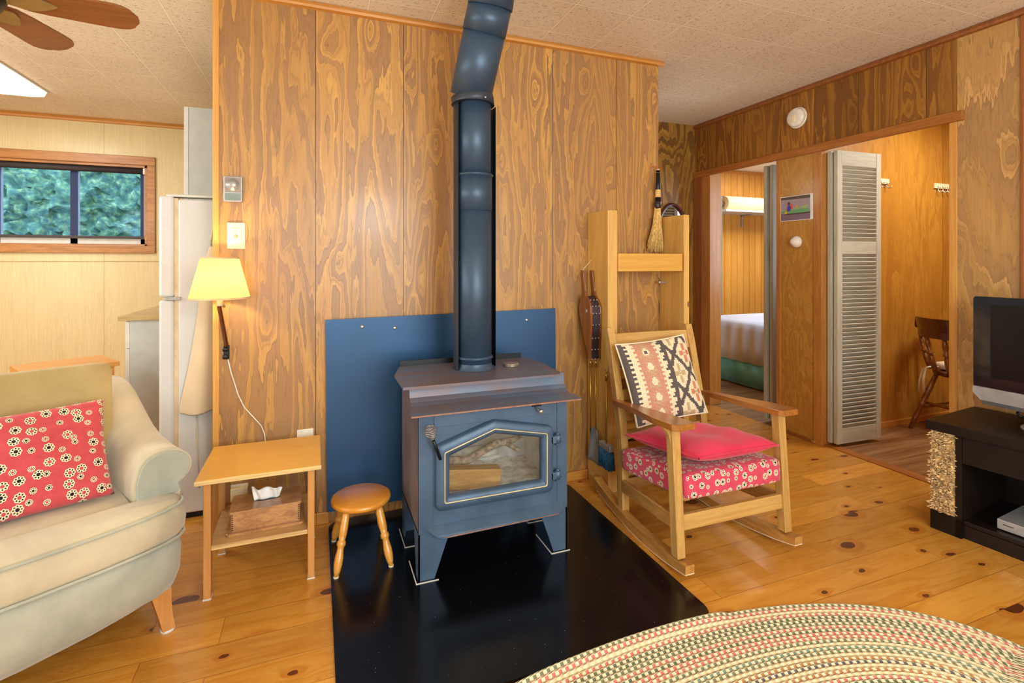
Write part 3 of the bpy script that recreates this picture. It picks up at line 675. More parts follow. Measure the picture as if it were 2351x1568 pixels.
# ash lip
al = S(); lipa = [(0.385, DY - .001, 0.214), (0.975, DY - .001, 0.218), (0.962, DY - .034, 0.196), (0.935, DY - .040, 0.190), (0.455, DY - .040, 0.184), (0.425, DY - .034, 0.190)]
plate(al, lipa, 0.006); al.build('ash_lip', 'stove', st)
S().tube([(0.455, DY - .041, 0.182), (0.935, DY - .041, 0.188)], 0.002, 6).build('lip_edge', 'rust', st)
for lx, ly, sx, sy in ((SX0, SY0, 1, 1), (SX1, SY0, -1, 1), (SX0, SY1 - .01, 1, -1), (SX1, SY1 - .01, -1, -1)):
    g = S(); th = 0.006
    # front plane of the L leg (tapered), then side plane
    x0, y0 = lx, ly; fw_, bw = 0.125 * sx, 0.062 * sx
    a = [(x0, y0, 0.012), (x0 + bw, y0, 0.012), (x0 + fw_, y0, SZ0), (x0, y0, SZ0)]
    vs = [g.v(p) for p in a]; vb = [g.v((p[0], p[1] + th * sy, p[2])) for p in a]
    g.f(vs); g.f(vb[::-1]); [g.f((vs[i], vs[(i + 1) % 4], vb[(i + 1) % 4], vb[i])) for i in range(4)]
    a = [(x0, y0, 0.012), (x0, y0 + .05 * sy, 0.012), (x0, y0 + .10 * sy, SZ0), (x0, y0, SZ0)]
    vs = [g.v(p) for p in a]; vb = [g.v((p[0] + th * sx, p[1], p[2])) for p in a]
    g.f(vs); g.f(vb[::-1]); [g.f((vs[i], vs[(i + 1) % 4], vb[(i + 1) % 4], vb[i])) for i in range(4)]
    leg = g.build('leg', 'stove', st)
fp = []
for px, py in ((0.352, 1.925), (0.915, 1.925), (0.352, 2.19), (0.92, 2.19)):
    f = thing('hearth_tile', {0: 'dark tile pad under the front left stove leg', 1: 'dark tile pad under the front right stove leg', 2: 'dark tile pad under the back left stove leg', 3: 'dark tile pad under the back right stove leg'}[len(fp)], 'tile', (px + .042, py + .08, 0.010), 0, 'tile pads under the stove legs')
    m = MB(); m.box(-.042, .042, -.08, .08, 0.0, 0.0022, .0005); m.build('tile_face', 'hearth', f)
    m = MB(); m.box(-.0435, .0435, -.0835, -.080, 0, 0.003).box(-.0435, -.040, -.080, .08, 0, 0.003); m.build('pale_edge', 'white', f); fp.append(f)
# logs
m = MB(TR(0.535, 2.03, 0.356, R(10), R(4), R(-8))); m.prism([(-.04, -.03), (.045, -.035), (.035, .03), (-.02, .04)], TR(-.09, 0, 0, 0, R(90), 0), 0, 0.27, bev=.004)
one('log', m, 'log', 'pale split log lying at the front inside the stove', 'log')
m = MB(); m.tube([(0.52, 2.10, .39), (0.60, 2.09, .385), (0.66, 2.10, .405), (0.73, 2.11, .43), (0.82, 2.12, .435), (0.86, 2.12, .45)], [.02, .017, .016, .018, .014, .011], 9)
m.tube([(0.78, 2.11, .43), (0.82, 2.09, .405), (0.835, 2.08, .40)], [.012, .010, .010], 8)
one('branch', m, 'bark', 'crooked grey branch on top of the split log in the stove', 'branch')
m = MB(); m.tube([(0.53, 2.19, .365), (0.78, 2.22, .37)], .03, 14)
one('round_log', m, 'ash', 'pale round log at the back inside the stove', 'log')
# stove pipe
pp = thing('stove_pipe', 'tall black stove pipe with slanted elbow rising to the ceiling', 'stove pipe', (0.648, 2.15, 0.762))
P_ = lambda: MB(Matrix.Translation((-0.648, -2.15, -0.762)))
cx, cy = 0.648, 2.15
m = P_(); m.tube([(cx, cy, 0.763), (cx, cy, 1.45)], 0.0755, 40); m.build('lower_pipe', 'pipe', pp)
m = P_(); m.lathe([(.0755, 0), (.082, .004), (.082, .010), (.0755, .014)], TR(cx, cy, .805), 40, False); m.lathe([(.088, .7550), (.078, .768), (.0755, .78)], TR(cx, cy, 0.008), 40, False); m.build('collar', 'pipe', pp)
m = P_(); m.tube([(cx, cy, 1.45), (cx, cy, 1.60)], 0.0775, 40); m.build('slip_joint', 'pipe', pp)
m = P_(); m.lathe([(.0775, 0), (.0835, .005), (.0835, .010), (.0775, .013)], TR(cx, cy, 1.598), 40, False); m.build('joint_bead', 'pipe', pp)
m = P_(); m.tube([(cx, cy, 1.61), (cx, cy, 1.93)], 0.073, 40); m.build('upper_pipe', 'pipe', pp)
# open shield around the back of the pipe
m = P_(); rs = 0.094
a0_, a1_ = R(-8), R(205)
for z0, z1, aa, bb in ((0.765, 1.915, a0_, a1_),):
    ring_o = [[(cx + .003 + r_ * math.cos(aa + (bb - aa) * k / 24), cy + .004 + r_ * math.sin(aa + (bb - aa) * k / 24), z) for k in range(25)] for r_, z in ((rs, z0), (rs, z1), (rs - .004, z1), (rs - .004, z0), (rs, z0))]
    m.loft(ring_o, closed=False)
m.build('pipe_shield', 'pipe_shield', pp)
e0 = Vector((0.642, 2.152, 1.915)); e1 = Vector((0.634, 2.152, 1.965)); e2 = Vector((0.672, 2.005, 2.290)); e3 = Vector((0.676, 1.985, 2.335))
m = P_(); m.tube([e0, e0 + Vector((0, 0, .02)), e1], [.0945, .0925, .0915], 40); m.build('lower_elbow', 'pipe_shield', pp)
dv = (e2 - e1).normalized()
m = P_(); m.tube([e1 - dv * .012, e1 + dv * 0.25], [.0905, .0895], 40); m.build('slanted_pipe', 'pipe', pp)
m = P_(); m.tube([e1 + dv * .25, e2], [.0925, .091], 40); m.build('slanted_sleeve', 'pipe', pp)
m = P_(); m.tube([e2 - Vector((0, 0, .008)), e3 + Vector((0, 0, .0)), (0.678, 1.98, CE)], [.094, .093, .092], 40); m.build('top_elbow', 'pipe', pp)
for q in ((.632, 2.058, 1.985), (.668, 2.055, 1.925), (.60, 2.03, 2.14)):
    P_().lathe([(.005, 0), (.004, .003), (.001, .004)], TR(*q, R(90)), 10).build('screw', 'steel', pp)
# things on the stove
m = MB(TR(0.672, 1.945, 0.6715)); m.prism([(0.036 * math.cos(a) if math.sin(a) < 0 else 0.036 * math.cos(a), 0.016 * math.sin(a) if math.sin(a) < 0 else 0.030 * math.sin(a)) for a in [2 * PI * k / 24 for k in range(24)]], Matrix.Identity(4), 0, 0.008, bev=.001)
tm = thing('stove_thermometer', 'small red and black magnetic thermometer on the lower stove top', 'thermometer', (0.672, 1.945, 0.675), 0)
m.T = TR(0, 0, 0); m.bm.free(); m = MB(); pl = [(0.038 * math.cos(2 * PI * k / 28), (0.030 if k < 14 else 0.012) * math.sin(2 * PI * k / 28)) for k in range(28)]
m.prism(pl, Matrix.Identity(4), 0, 0.008, bev=.001); m.build('body', 'black', tm)
m = MB(); m.prism([(x * .86, y * .86) for x, y in pl], Matrix.Identity(4), 0.008, 0.0088); m.build('dial', plain('red_dial', (206, 92, 92), 0.5), tm)
m = MB(); m.prism([(x * .45, y * .45 + .002) for x, y in pl], Matrix.Identity(4), 0.0088, 0.0094).box(-.001, .001, 0, .024, .0094, .0102); m.build('gauge_face', plain('grey_dial', (130, 126, 122), 0.5), tm)
m = MB(TR(0.815, 2.135, 0.762)); m.lathe([(.034, 0), (.0355, .003), (.034, .0055), (.034, .0075), (.0355, .010), (.034, .013), (.02, .0135), (.001, .0135)], seg=32)
one('round_tin', m, 'tin', 'small dull round tin on the upper stove top beside the pipe', 'tin')
# ================================================================== stool, side table and things on it
sl = thing('round_stool', 'small round honey wood stool with turned legs left of the stove', 'stool', (0.175, 2.215, 0.010))
m = MB(); m.lathe([(.09, .218), (.112, .219), (.119, .224), (.121, .232), (.119, .240), (.113, .244), (.001, .2445)], seg=48); m.build('seat', 'maple', sl)
for sx, sy in ((-1, -1), (1, -1), (-1, 1), (1, 1)):
    top = Vector((sx * .062, sy * .068, .222)); bot = Vector((sx * .104, sy * .138, 0.004)); d = bot - top
    prof = [(0, .0125), (.10, .0155), (.28, .0165), (.40, .0150), (.46, .0125), (.48, .0165), (.53, .0175), (.56, .0130), (.60, .0125), (.72, .0165), (.82, .0165), (.92, .0130), (1.0, .0085)]
    m = MB(); m.tube([top + d * u for u, r in prof], [r for u, r in prof], 16); lg = m.build('leg', 'maple_z', sl)
    m = MB(); m.tube([bot + Vector((0, 0, .002)), bot - Vector((0, 0, .004))], .0105, 12); m.build('felt_pad', 'cream', lg)
tb = thing('side_table', 'low two tier wooden side table against the plywood wall', 'table', (-0.195, 2.29, 0))
m = MB(); m.box(-.212, .212, -.185, .185, .428, .442, .002); m.build('tabletop', 'tabletop', tb)
m = MB(); m.box(-.213, .213, -.1875, -.184, .426, .4415, .0008); m.build('top_edge', 'ply_edge', tb)
for i, (x, y) in enumerate(((-.176, -.150), (.176, -.150), (-.176, .160), (.176, .160))):
    m = MB(); m.box(x - .0125, x + .0125, y - .019, y + .019, 0.004, .428, .003); l = m.build('leg', 'tableleg', tb)
    m = MB(); m.box(x - .014, x + .014, y - .020, y + .020, 0, .005, .001); m.build('foot_pad', 'white', l)
m = MB(); m.box(-.172, .172, -.160, .175, .175, .190, .001); m.build('lower_shelf', 'shelfwood', tb)
m = MB(); m.box(-.163, .163, -.1625, -.160, .175, .189, .0005); m.build('shelf_edge', 'ply_edge', tb)
for x in (-.176, .176): MB().box(x - .008, x + .008, -.135, .145, .395, .428, .002).build('side_rail', 'tableleg', tb)
tx = thing('tissue_box', 'wooden finger jointed tissue box cover on the lower shelf of the side table', 'tissue box', (-0.185, 2.265, 0.1905), R(2))
m = MB(); m.prism(rrect(-.138, .138, -.088, .088, .012), Matrix.Identity(4), 0, .010, bev=.004); m.build('base', 'burl', tx)
m = MB(); m.prism(rrect(-.122, .122, -.072, .072, .004), Matrix.Identity(4), .010, .078); m.build('box_sides', 'burl', tx)
for sx in (-.95, .95):
    m = MB(); m.box(sx * .1225 - .0005, sx * .1225 + .0005, -.0726, -.0715, .013, .075); [m.box(sx * .1225 - .003, sx * .1225 + .003, -.0728, -.0715, .014 + k * .008, .018 + k * .008) for k in range(8)]; m.build('finger_joint', 'darkwood', tx)
m = MB(); m.prism(rrect(-.127, .127, -.078, .078, .006), Matrix.Identity(4), .078, .087, bev=.003); m.build('lid', 'burl', tx)
m = MB(); m.prism([(.05 * math.cos(a), .014 * math.sin(a)) for a in [2 * PI * k / 24 for k in range(24)]], Matrix.Identity(4), .0872, .0876); m.build('slot', 'black', tx)
ts = MB(TR(-0.185, 2.262, 0.2775, 0, 0, R(2))); gx, gz = 16, 6; gr = []
for i in range(gx + 1):
    u = i / gx - .5; gr.append([])
    for k in range(gz + 1):
        t_ = k / gz; wv = (0.85 + .2 * t_)
        gr[-1].append(ts.v((u * .115 * wv + .004 * math.sin(9 * u), .011 * math.sin(u * 14 + t_ * 2) * (.3 + t_) - .004 * t_, t_ * (.052 - .014 * (u + .5)) + .003 * math.sin(u * 11) * t_)))
for i in range(gx):
    for k in range(gz): ts.f((gr[i][k], gr[i + 1][k], gr[i + 1][k + 1], gr[i][k + 1]), True)
ts.raw = True
o = ts.build('tissue', 'tissue', None); o['label'] = 'white tissue sticking up out of the wooden tissue box'; o['category'] = 'tissue'
sd = o.modifiers.new('s', 'SOLIDIFY'); sd.thickness = .001
# ================================================================== sconce, thermostat, switch, outlets
sc = thing('wall_sconce', 'lit swing wall lamp with cream cone shade beside the fridge', 'wall lamp', (-0.372, 2.555, 0.80))
Q = lambda: MB(Matrix.Translation((0.372, -2.555, -0.80)))
lx, ly = -0.374, 2.41
m = Q(); m.lathe([(.113, 1.077), (.070, 1.245)], TR(lx, ly, 0), 48, False); sh = m.build('lamp_shade', 'shade', sc)
sd = sh.modifiers.new('s', 'SOLIDIFY'); sd.thickness = .0015
m = Q(); m.lathe([(.1135, 1.075), (.1145, 1.078), (.1125, 1.083)], TR(lx, ly, 0), 48, False); m.build('shade_trim', 'shadetrim', sh); m = Q(); m.lathe([(.0715, 1.240), (.0715, 1.247), (.0695, 1.247)], TR(lx, ly, 0), 48, False); m.build('shade_trim', 'shadetrim', sh)
m = Q(); m.tube([(lx, ly, 1.045), (lx, ly, 1.09)], .013, 16); m.build('socket', 'ivory', sc)
m = Q(); m.lathe([(.008, 1.09), (.012, 1.10), (.026, 1.14), (.024, 1.165), (.010, 1.18), (.001, 1.182)], TR(lx, ly, 0), 20); m.build('bulb', emis('lit_bulb', (255, 240, 200), 6), sc)
m = Q(); m.beam((lx, ly, 1.062), (-.372, 2.50, 1.035), .012, .012); m.beam((-.392, 2.50, 1.045), (-.366, 2.525, .858), .013, .016); m.build('arm', 'darkwood', sc)
m = Q(); m.box(-.380, -.358, 2.535, 2.555, .80, .862, .003); m.lathe([(.009, -.012), (.009, .012)], TR(-.369, 2.528, .845, 0, R(90)), 14); m.lathe([(.009, -.012), (.009, .012)], TR(-.369, 2.528, .812, 0, R(90)), 14); m.build('wall_bracket', 'black', sc)
m = Q(); pts = [(-.364, 2.548, .80), (-.352, 2.546, .74), (-.338, 2.547, .69), (-.325, 2.547, .64), (-.30, 2.547, .58), (-.262, 2.547, .53), (-.232, 2.547, .49), (-.218, 2.546, .45), (-.214, 2.547, .40), (-.19, 2.545, .33), (-.15, 2.54, .30)]
m.tube(pts, .0028, 8); m.build('cord', 'plastic', sc)
# coiled cord bundle
m = MB()
for k in range(7):
    a = (k - 3) * .16; c0 = Vector((-.150, 2.50, .350)); loop = []
    for i in range(17):
        t_ = i / 16 * 2 * PI; rx = .010 + .004 * (k % 3); loop.append(c0 + Vector((math.sin(a) * .05 * math.sin(t_) + rx * math.cos(t_) , .006 * (k - 3) * .5, .045 * math.sin(t_) * (1 if k % 2 else .85))))
    m.tube(loop, .0022, 6)
m.tube([(-.168, 2.50, .352), (-.132, 2.50, .350)], .004, 6); m.tube([(-.150, 2.502, .39), (-.15, 2.545, .42)], .0022, 6)
one('cord_bundle', m, 'plastic', 'bundled white extension cord hanging behind the side table', 'cord')
th = thing('thermostat', 'silver framed wall thermostat with round dial above the switch', 'thermostat', (-.343, 2.555, 1.548))
m = MB(); m.box(-.037, .037, -.024, 0, -.056, .056, .003); m.build('case', 'silver', th)
m = MB(); m.box(-.031, .031, -.026, -.023, -.014, .050, .001); m.build('dial_plate', plain('bronze_plate', (140, 122, 108), .3, .6), th)
m = MB(); m.lathe([(.027, 0), (.027, .004), (.017, .0045), (.016, .009), (.014, .011), (.001, .012)], TR(0, -.026, .018, R(90)), 36); m.build('dial', 'silver', th)
m = MB(); m.box(-.031, .031, -.026, -.023, -.050, -.019, .001).box(.005, .025, -.0265, -.0255, -.046, -.044); m.build('lower_window', plain('grey_green_window', (118, 132, 128), .2), th)
sw = thing('dimmer_switch', 'ivory dimmer switch plate on the wall above the lamp', 'light switch', (-.332, 2.555, 1.344))
m = MB(); m.box(-.036, .036, -.007, 0, -.058, .058, .003); m.build('plate', 'ivory', sw)
m = MB(); m.box(-.017, .017, -.010, -.006, -.034, .034, .002); m.build('rocker', 'ivory', sw)
m = MB(); m.prism([(-.011, -.010), (.011, -.010), (.006, .004), (-.006, .004)], XZ(-.010), 0, .001).box(-.001, .001, -.013, -.010, -.008, .008); m.build('slider', plain('grey_slider', (150, 140, 110), .4), sw)
ot = thing('wall_outlet', 'white outlet plate on the wall right behind the side table top', 'outlet', (-.048, 2.555, 0.44))
MB().box(-.036, .036, -.008, 0, -.055, .012, .003).build('plate', 'plastic', ot)
ot = thing('plug_adapter', 'white plug adapter on the wall above the tissue box', 'outlet', (-.318, 2.555, 0.225))
MB().box(-.036, .034, -.006, 0, -.058, .015, .002).build('plate', 'plastic', ot)
MB().box(-.034, .034, -.035, -.006, -.050, .008, .003).build('adapter', 'ivory', ot)
MB().box(-.002, .014, -.0365, -.035, -.03, -.008, .0005).build('receptacle', 'plastic', ot)

# ================================================================== rocking chair
ox, oy, yaw, tl, wf, D, wr, Ha, yb, Ht, oz = 1.607, 1.612, -.008, .07, .300, .452, .26, .502, .527, .865, .071
rc = thing('rocking_chair', 'oak rocking chair with open ladder back and flat arms beside the stove', 'rocking chair', (ox, 1.9, 0))
RT = Matrix.Translation((-ox, -1.9, 0)) @ Matrix.Translation((ox, oy, oz)) @ Matrix.Rotation(yaw, 4, 'Z') @ Matrix.Rotation(-tl, 4, 'X')
RM = lambda: MB(RT)
LT = .042
for s_ in (-1, 1):
    m = RM(); x = s_ * (wf - LT / 2); m.beam((x, LT / 2, 0), (x, LT / 2, Ha), .030, LT, (0, 1, 0), .003, .044, LT)
    m.bm.free(); m = RM(); m.box(min(x - .019, x + .019), x + .019, 0, LT, 0, Ha, .003)
    l = m.build('front_leg', 'oak', rc)
    # corbel bracket under the arm outside and behind the leg
    m = RM(); c = [(0, 0)] + [(.045 * (1 - math.sin(a)), -.10 * (1 - math.cos(a)) if False else -.085 + .085 * (1 - math.cos(a)) ) for a in [PI / 2 * k / 8 for k in range(9)]]
    poly = [(0, 0), (.035, 0)] + [(.035 * (1 - math.sin(PI / 2 * k / 8)), -.09 * (1 - math.cos(PI / 2 * k / 8))) for k in range(1, 9)]
    m.prism(poly, Matrix(((s_, 0, 0, x + s_ * .019), (0, 0, 1, .012), (0, 1, 0, Ha), (0, 0, 0, 1))), 0, .018, bev=.001); m.build('bracket', 'oak', rc)
    # rear post (leg below seat, raked above)
    xr = s_ * (wr - LT / 2)
    m = RM(); m.loft([[(xr + a * .019, y + b * .019, z) for a, b in ((-1, -1), (1, -1), (1, 1), (-1, 1))] for y, z in ((D + .02, 0), (D + .005, .30), (D + .012, .42), (yb - .02 + .02, Ht - .08), (yb + .02, Ht))], smooth=False)
    m.build('rear_post', 'oak', rc)
    # arm: tapered board
    ax0, ax1 = (s_ * (wf - .062), s_ * (wf + .020))
    out = [(s_ * (wf - .068), -.055), (s_ * (wf + .010), -.055), (s_ * (wf + .026), -.035), (s_ * (wf + .022), .10), (s_ * (wf - .012), .30), (s_ * (wf - .020), .47), (s_ * (wf - .055), .47), (s_ * (wf - .060), .30), (s_ * (wf - .078), .10), (s_ * (wf - .080), -.035)]
    m = RM(); m.prism(out, Matrix.Translation((0, 0, Ha)), 0, .024, bev=.003); m.build('arm', 'oakarm', rc)
    m = RM(); m.beam((s_ * (wf - .025), LT, .125), (s_ * (wr - .012), D, .125), .022, .058); m.build('side_stretcher', 'oak_y', rc)
    m = RM(); m.box(s_ * .18 - .015, s_ * .18 + .015, .075, D + .01, .178, .190, .002); m.build('seat_bearer', 'oak_y', rc)
    # rocker (world frame arc)
    m = MB(Matrix.Translation((-ox, -1.9, 0))); rings = []
    for k in range(29):
        y = 1.565 + (2.40 - 1.565) * k / 28; zb = 0.30 * (y - 1.925) ** 2 + (.0 if True else 0); xx = ox + s_ * (wf - LT / 2 - (wf - wr) * (y - oy) / D * .8)
        th_ = .044 if 2 < k < 27 else .036
        rings.append([(xx - .021, y, zb + .0035), (xx + .021, y, zb + .0035), (xx + .021, y, zb + th_), (xx - .021, y, zb + th_)])
    m.loft(rings, smooth=False); rk = m.build('rocker', 'oak_y', rc)
    m = MB(Matrix.Translation((-ox, -1.9, 0))); m.loft([[(a[0][0], a[0][1], a[0][2] - .0035), (a[1][0], a[1][1], a[1][2] - .0035), a[1], a[0]] for a in rings[:-3]], smooth=False); m.build('felt_strip', 'cream', rk)
m = RM(); m.box(-wf + .03, wf - .03, .010, .032, .098, .158, .003); m.build('front_stretcher', 'oak_x', rc)
m = RM(); m.box(-wf + .045, wf - .045, .070, .090, .184, .202, .002); m.build('front_rail', 'oak_x', rc)
m = RM(); m.box(-wr + .03, wr - .03, D + .008, D + .030, .10, .15, .003); m.build('rear_stretcher', 'oak_x', rc)
m = RM(); m.box(-wr + .03, wr - .03, D + .008, D + .030, .16, .188, .003); m.build('rear_rail', 'oak_x', rc)
def ypost(z): return D + .012 + (yb - D + .0) * max(0, (z - .42)) / (Ht - .42)
for z0, z1 in ((.745, .835), (.62, .665), (.52, .565), (.42, .465), (.335, .375)):
    m = RM(); rings = []
    for k in range(9):
        u = -1 + 2 * k / 8; x = u * (wr - .036); bow = .018 * (1 - u * u); rings.append([(x, ypost(z0) - .010 + bow, z0), (x, ypost(z0) + .010 + bow, z0), (x, ypost(z1) + .010 + bow, z1), (x, ypost(z1) - .010 + bow, z1)])
    m.loft(rings, smooth=False); m.build('back_slat', 'oak_x', rc)

# ---- cushions
def soft_box(mb, x0, x1, y0, y1, z0, z1, r=.03, n=10, taper=0, bulge=.01):
    """rounded cushion block"""
    b = bmesh.new(); bmesh.ops.create_cube(b, size=1.0)
    bmesh.ops.subdivide_edges(b, edges=list(b.edges), cuts=n, use_grid_fill=True)
    sx, sy, sz = (x1 - x0) / 2, (y1 - y0) / 2, (z1 - z0) / 2
    for q in b.verts:
        p = Vector((q.co.x * 2 * sx, q.co.y * 2 * sy, q.co.z * 2 * sz))
        c = Vector((max(-sx + r, min(sx - r, p.x)), max(-sy + r, min(sy - r, p.y)), max(-sz + r, min(sz - r, p.z))))
        d = p - c
        if d.length > 1e-7: p = c + d.normalized() * r
        u, v_ = p.x / sx, p.y / sy
        p.z += (1 if p.z > 0 else -1) * bulge * (1 - u * u) * (1 - v_ * v_)
        if taper: p.x *= 1 - taper * (p.y + sy) / (2 * sy)
        q.co = p + Vector(((x0 + x1) / 2, (y0 + y1) / 2, (z0 + z1) / 2))
    for f_ in b.faces: f_.smooth = True
    mb.merge(b)
# seat cushion rests on the rails
m = MB(Matrix.Translation((ox, oy, oz)) @ Matrix.Rotation(yaw, 4, 'Z') @ Matrix.Rotation(-tl - .02, 4, 'X'))
soft_box(m, -.250, .250, -.018, .425, .214, .318, .024, 14, -.10, .006)
one('seat_cushion', m, 'flower_seat', 'thick red daisy print seat cushion on the rocking chair', 'cushion', uv='box')
def pillow(name, Tm, w, h, t, mat, label, cat='cushion', n=36, fn=None, piping=None, wob=.0, pinch=.06, pn=2.4, uvs=None, sagf=None, mirror=False):
    m = MB(Tm); top, bot, uvd = [], [], {}
    for i in range(n + 1):
        top.append([]); bot.append([])
        for j in range(n + 1):
            u, v_ = -1 + 2 * i / n, -1 + 2 * j / n
            x = w / 2 * u * (1 - pinch * (1 - v_ * v_)) ; y = h / 2 * v_ * (1 - pinch * (1 - u * u))
            e = (max(0, 1 - abs(u) ** pn) * max(0, 1 - abs(v_) ** pn)) ** .5
            z = t / 2 * e + wob * math.sin(5 * u + 3 * v_) * e * .5 + wob * math.sin(9 * v_ - 4 * u) * e * .3
            zs = sagf(u, v_) if sagf else 0
            edge = i in (0, n) or j in (0, n)
            a = m.v((x, y, z + zs)); uvd[a] = (x + .5, y + .5); top[-1].append(a)
            if edge: bot[-1].append(a)
            else: b_ = m.v((x, y, -t / 2 * e + zs)); uvd[b_] = (x + .9, y + .77); bot[-1].append(b_)
    for i in range(n):
        for j in range(n):
            f1 = m.f((top[i][j], top[i + 1][j], top[i + 1][j + 1], top[i][j + 1]), True)
            f2 = m.f((bot[i][j], bot[i][j + 1], bot[i + 1][j + 1], bot[i + 1][j]), True)
            if fn and f1: f1.material_index = fn((i + .5) / n, (j + .5) / n)
    L = m.bm.loops.layers.uv.new('UVMap')
    for fc in m.bm.faces:
        for l in fc.loops: l[L].uv = uvd.get(l.vert, (0, 0))
    root = m.build(name, mat, None); root['label'] = label; root['category'] = cat
    if piping:
        pm_ = MB(Tm); loop = []
        for k in range(4 * 20):
            s_, t_ = divmod(k, 20); q = -1 + 2 * t_ / 20; u, v_ = [(q, -1), (1, q), (-q, 1), (-1, -q)][s_]
            x = w / 2 * u * (1 - pinch * (1 - v_ * v_)); y = h / 2 * v_ * (1 - pinch * (1 - u * u)); loop.append(Vector((x * 1.004, y * 1.004, sagf(u, v_) if sagf else 0)))
        loop.append(loop[0]); pm_.tube(loop, .0045, 8, False); pm_.build('piping', piping, root)
    return root
# flat red cushion
pillow('flat_cushion', TR(1.570, 1.792, .447, R(-5), R(3), R(6)), .465, .42, .10, 'redfab', 'plain crimson cushion lying on the daisy print seat', pinch=.03, wob=.012, pn=3.0, piping='redfab')
# kilim pillow: pattern painted into the weave, face by face
KM = ['kcream', 'kpink', 'kchar', 'ktan', 'korange']
for k_, c_ in zip(KM, ((222, 206, 172), (190, 136, 112), (88, 78, 76), (184, 160, 118), (194, 124, 98))): M[k_] = plain('kilim_' + {'kcream': 'cream', 'kpink': 'rose', 'kchar': 'charcoal', 'ktan': 'tan', 'korange': 'terracotta'}[k_], c_, .95, 0, 0, .10, 260, .2)
def kilim(u, v):
    # u: 0 left .. 1 right ; v: 0 bottom .. 1 top
    if u < .10: 
        return 2 if (u < .065 or (v * 17) % 1 < .5) else 0
    if u < .17: return 0
    if u < .20: return 0 if (v * 17) % 1 < .5 else 1
    if u < .455:
        c = ((v * 5.2) % 1) - .45; du = abs(u - .325)
        if du < .05 - abs(c) * .12 and -.22 < c < .30: return 2 if v > .83 and du < .02 and c < .1 else 0
        if du < .085 and abs(c + .28) < .09 and (u * 60) % 2 < 1: return 3
        if du < .075 - abs(c) * .08 and int(v * 60 + u * 40) % 3 == 0: return 3
        return 1
    if u < .485: return 0 if (v * 17) % 1 < .5 else 1
    if u < .52: return 0
    if u < .575:   # hooks
        h = (v * 8.5) % 1
        if h < .25 or (h < .55 and u > .555) or (.45 < h < .60 and u > .54): return 2
        return 0
    # lattice of charcoal bands with stepped medallions
    x, y = (u - .575) / .425, v
    p = (x * 1.0 + y * 2.05) ; q = (x * 1.0 - y * 2.05)
    st_ = round(x * 30) / 30; sy = round(y * 44) / 44
    p = (st_ * 1.15 + sy * 2.0 + .15) % 1; q = (st_ * 1.15 - sy * 2.0 + .25) % 1
    if p < .17 or q < .17 or x < .10 + .10 * abs(((v * 2.0) % 1) - .5): return 2
    a, b = (p - .585) / .415, (q - .585) / .415
    r_ = abs(a) + abs(b); an = math.sin(abs(a) * 9) * math.sin(abs(b) * 9)
    if abs(a) < .14 and abs(b) < .14: return 3
    if (abs(a + b) < .35 and r_ < 1.15) != (abs(a - b) < .35 and r_ < 1.15):
        return 4 if (int(math.floor(st_ * 1.15 + sy * 2.0 + .15)) + int(math.floor(st_ * 1.15 - sy * 2.0 + .25))) % 2 else 3
    return 0
kp = TR(1.570, 2.057, .658, R(68), R(-4), 0)
pillow('kilim_pillow', kp, .405, .39, .09, KM, 'square kilim pillow with rose stripe and charcoal diamonds leaning on the rocking chair back', 'pillow', 96, kilim, 'cream', pinch=.05, wob=.006)

# ================================================================== pine plank rack beside the wall end
rk = thing('plank_rack', 'tall open pine plank rack standing at the end of the plywood wall', 'rack', (1.70, 2.44, 0))
K_ = lambda: MB(Matrix.Translation((-1.70, -2.44, 0)))
K_().box(1.440, 1.498, 2.335, 2.553, 0.0, 1.502, .003).build('side_plank', 'plank', rk)
K_().box(1.935, 1.972, 2.335, 2.553, 0.0, 1.494, .003).build('side_plank', 'plank', rk)
K_().box(1.498, 1.915, 2.322, 2.345, 1.176, 1.272, .003).build('top_board', 'plank_x', rk)
K_().box(1.498, 1.935, 2.335, 2.553, 0.60, 0.622, .002).build('shelf', 'plank_x', rk)
K_().box(1.498, 1.935, 2.335, 2.553, 0.30, 0.322, .002).build('shelf', 'plank_x', rk)
K_().box(1.498, 1.935, 2.50, 2.515, 0.08, 0.19, .002).build('kick_board', 'plank_x', rk)
m = K_(); m.box(1.893, 1.935, 2.50, 2.516, 1.100, 1.112, .002); m.build('metal_bracket', 'steel', rk)
for i, (x, h, c) in enumerate(((1.515, .17, (40, 70, 150)), (1.537, .19, (150, 160, 190)), (1.560, .16, (60, 60, 110)), (1.583, .18, (170, 60, 50)))):
    b = thing('book', {0: 'dark blue book on the rack shelf nearest the left plank', 1: 'pale blue book second from the left plank', 2: 'indigo book third from the left plank on the rack shelf', 3: 'red book rightmost on the rack shelf'}[i], 'book', (x, 2.44, .6225), 0, 'books on the rack shelf')
    MB().box(-.009, .009, -.065, .065, 0, h, .001).build('cover', plain('book_cover_%d' % i, c, .6), b)
    MB().box(-.0075, .0075, -.062, .066, .003, h + .0004).build('pages', 'cream', b)
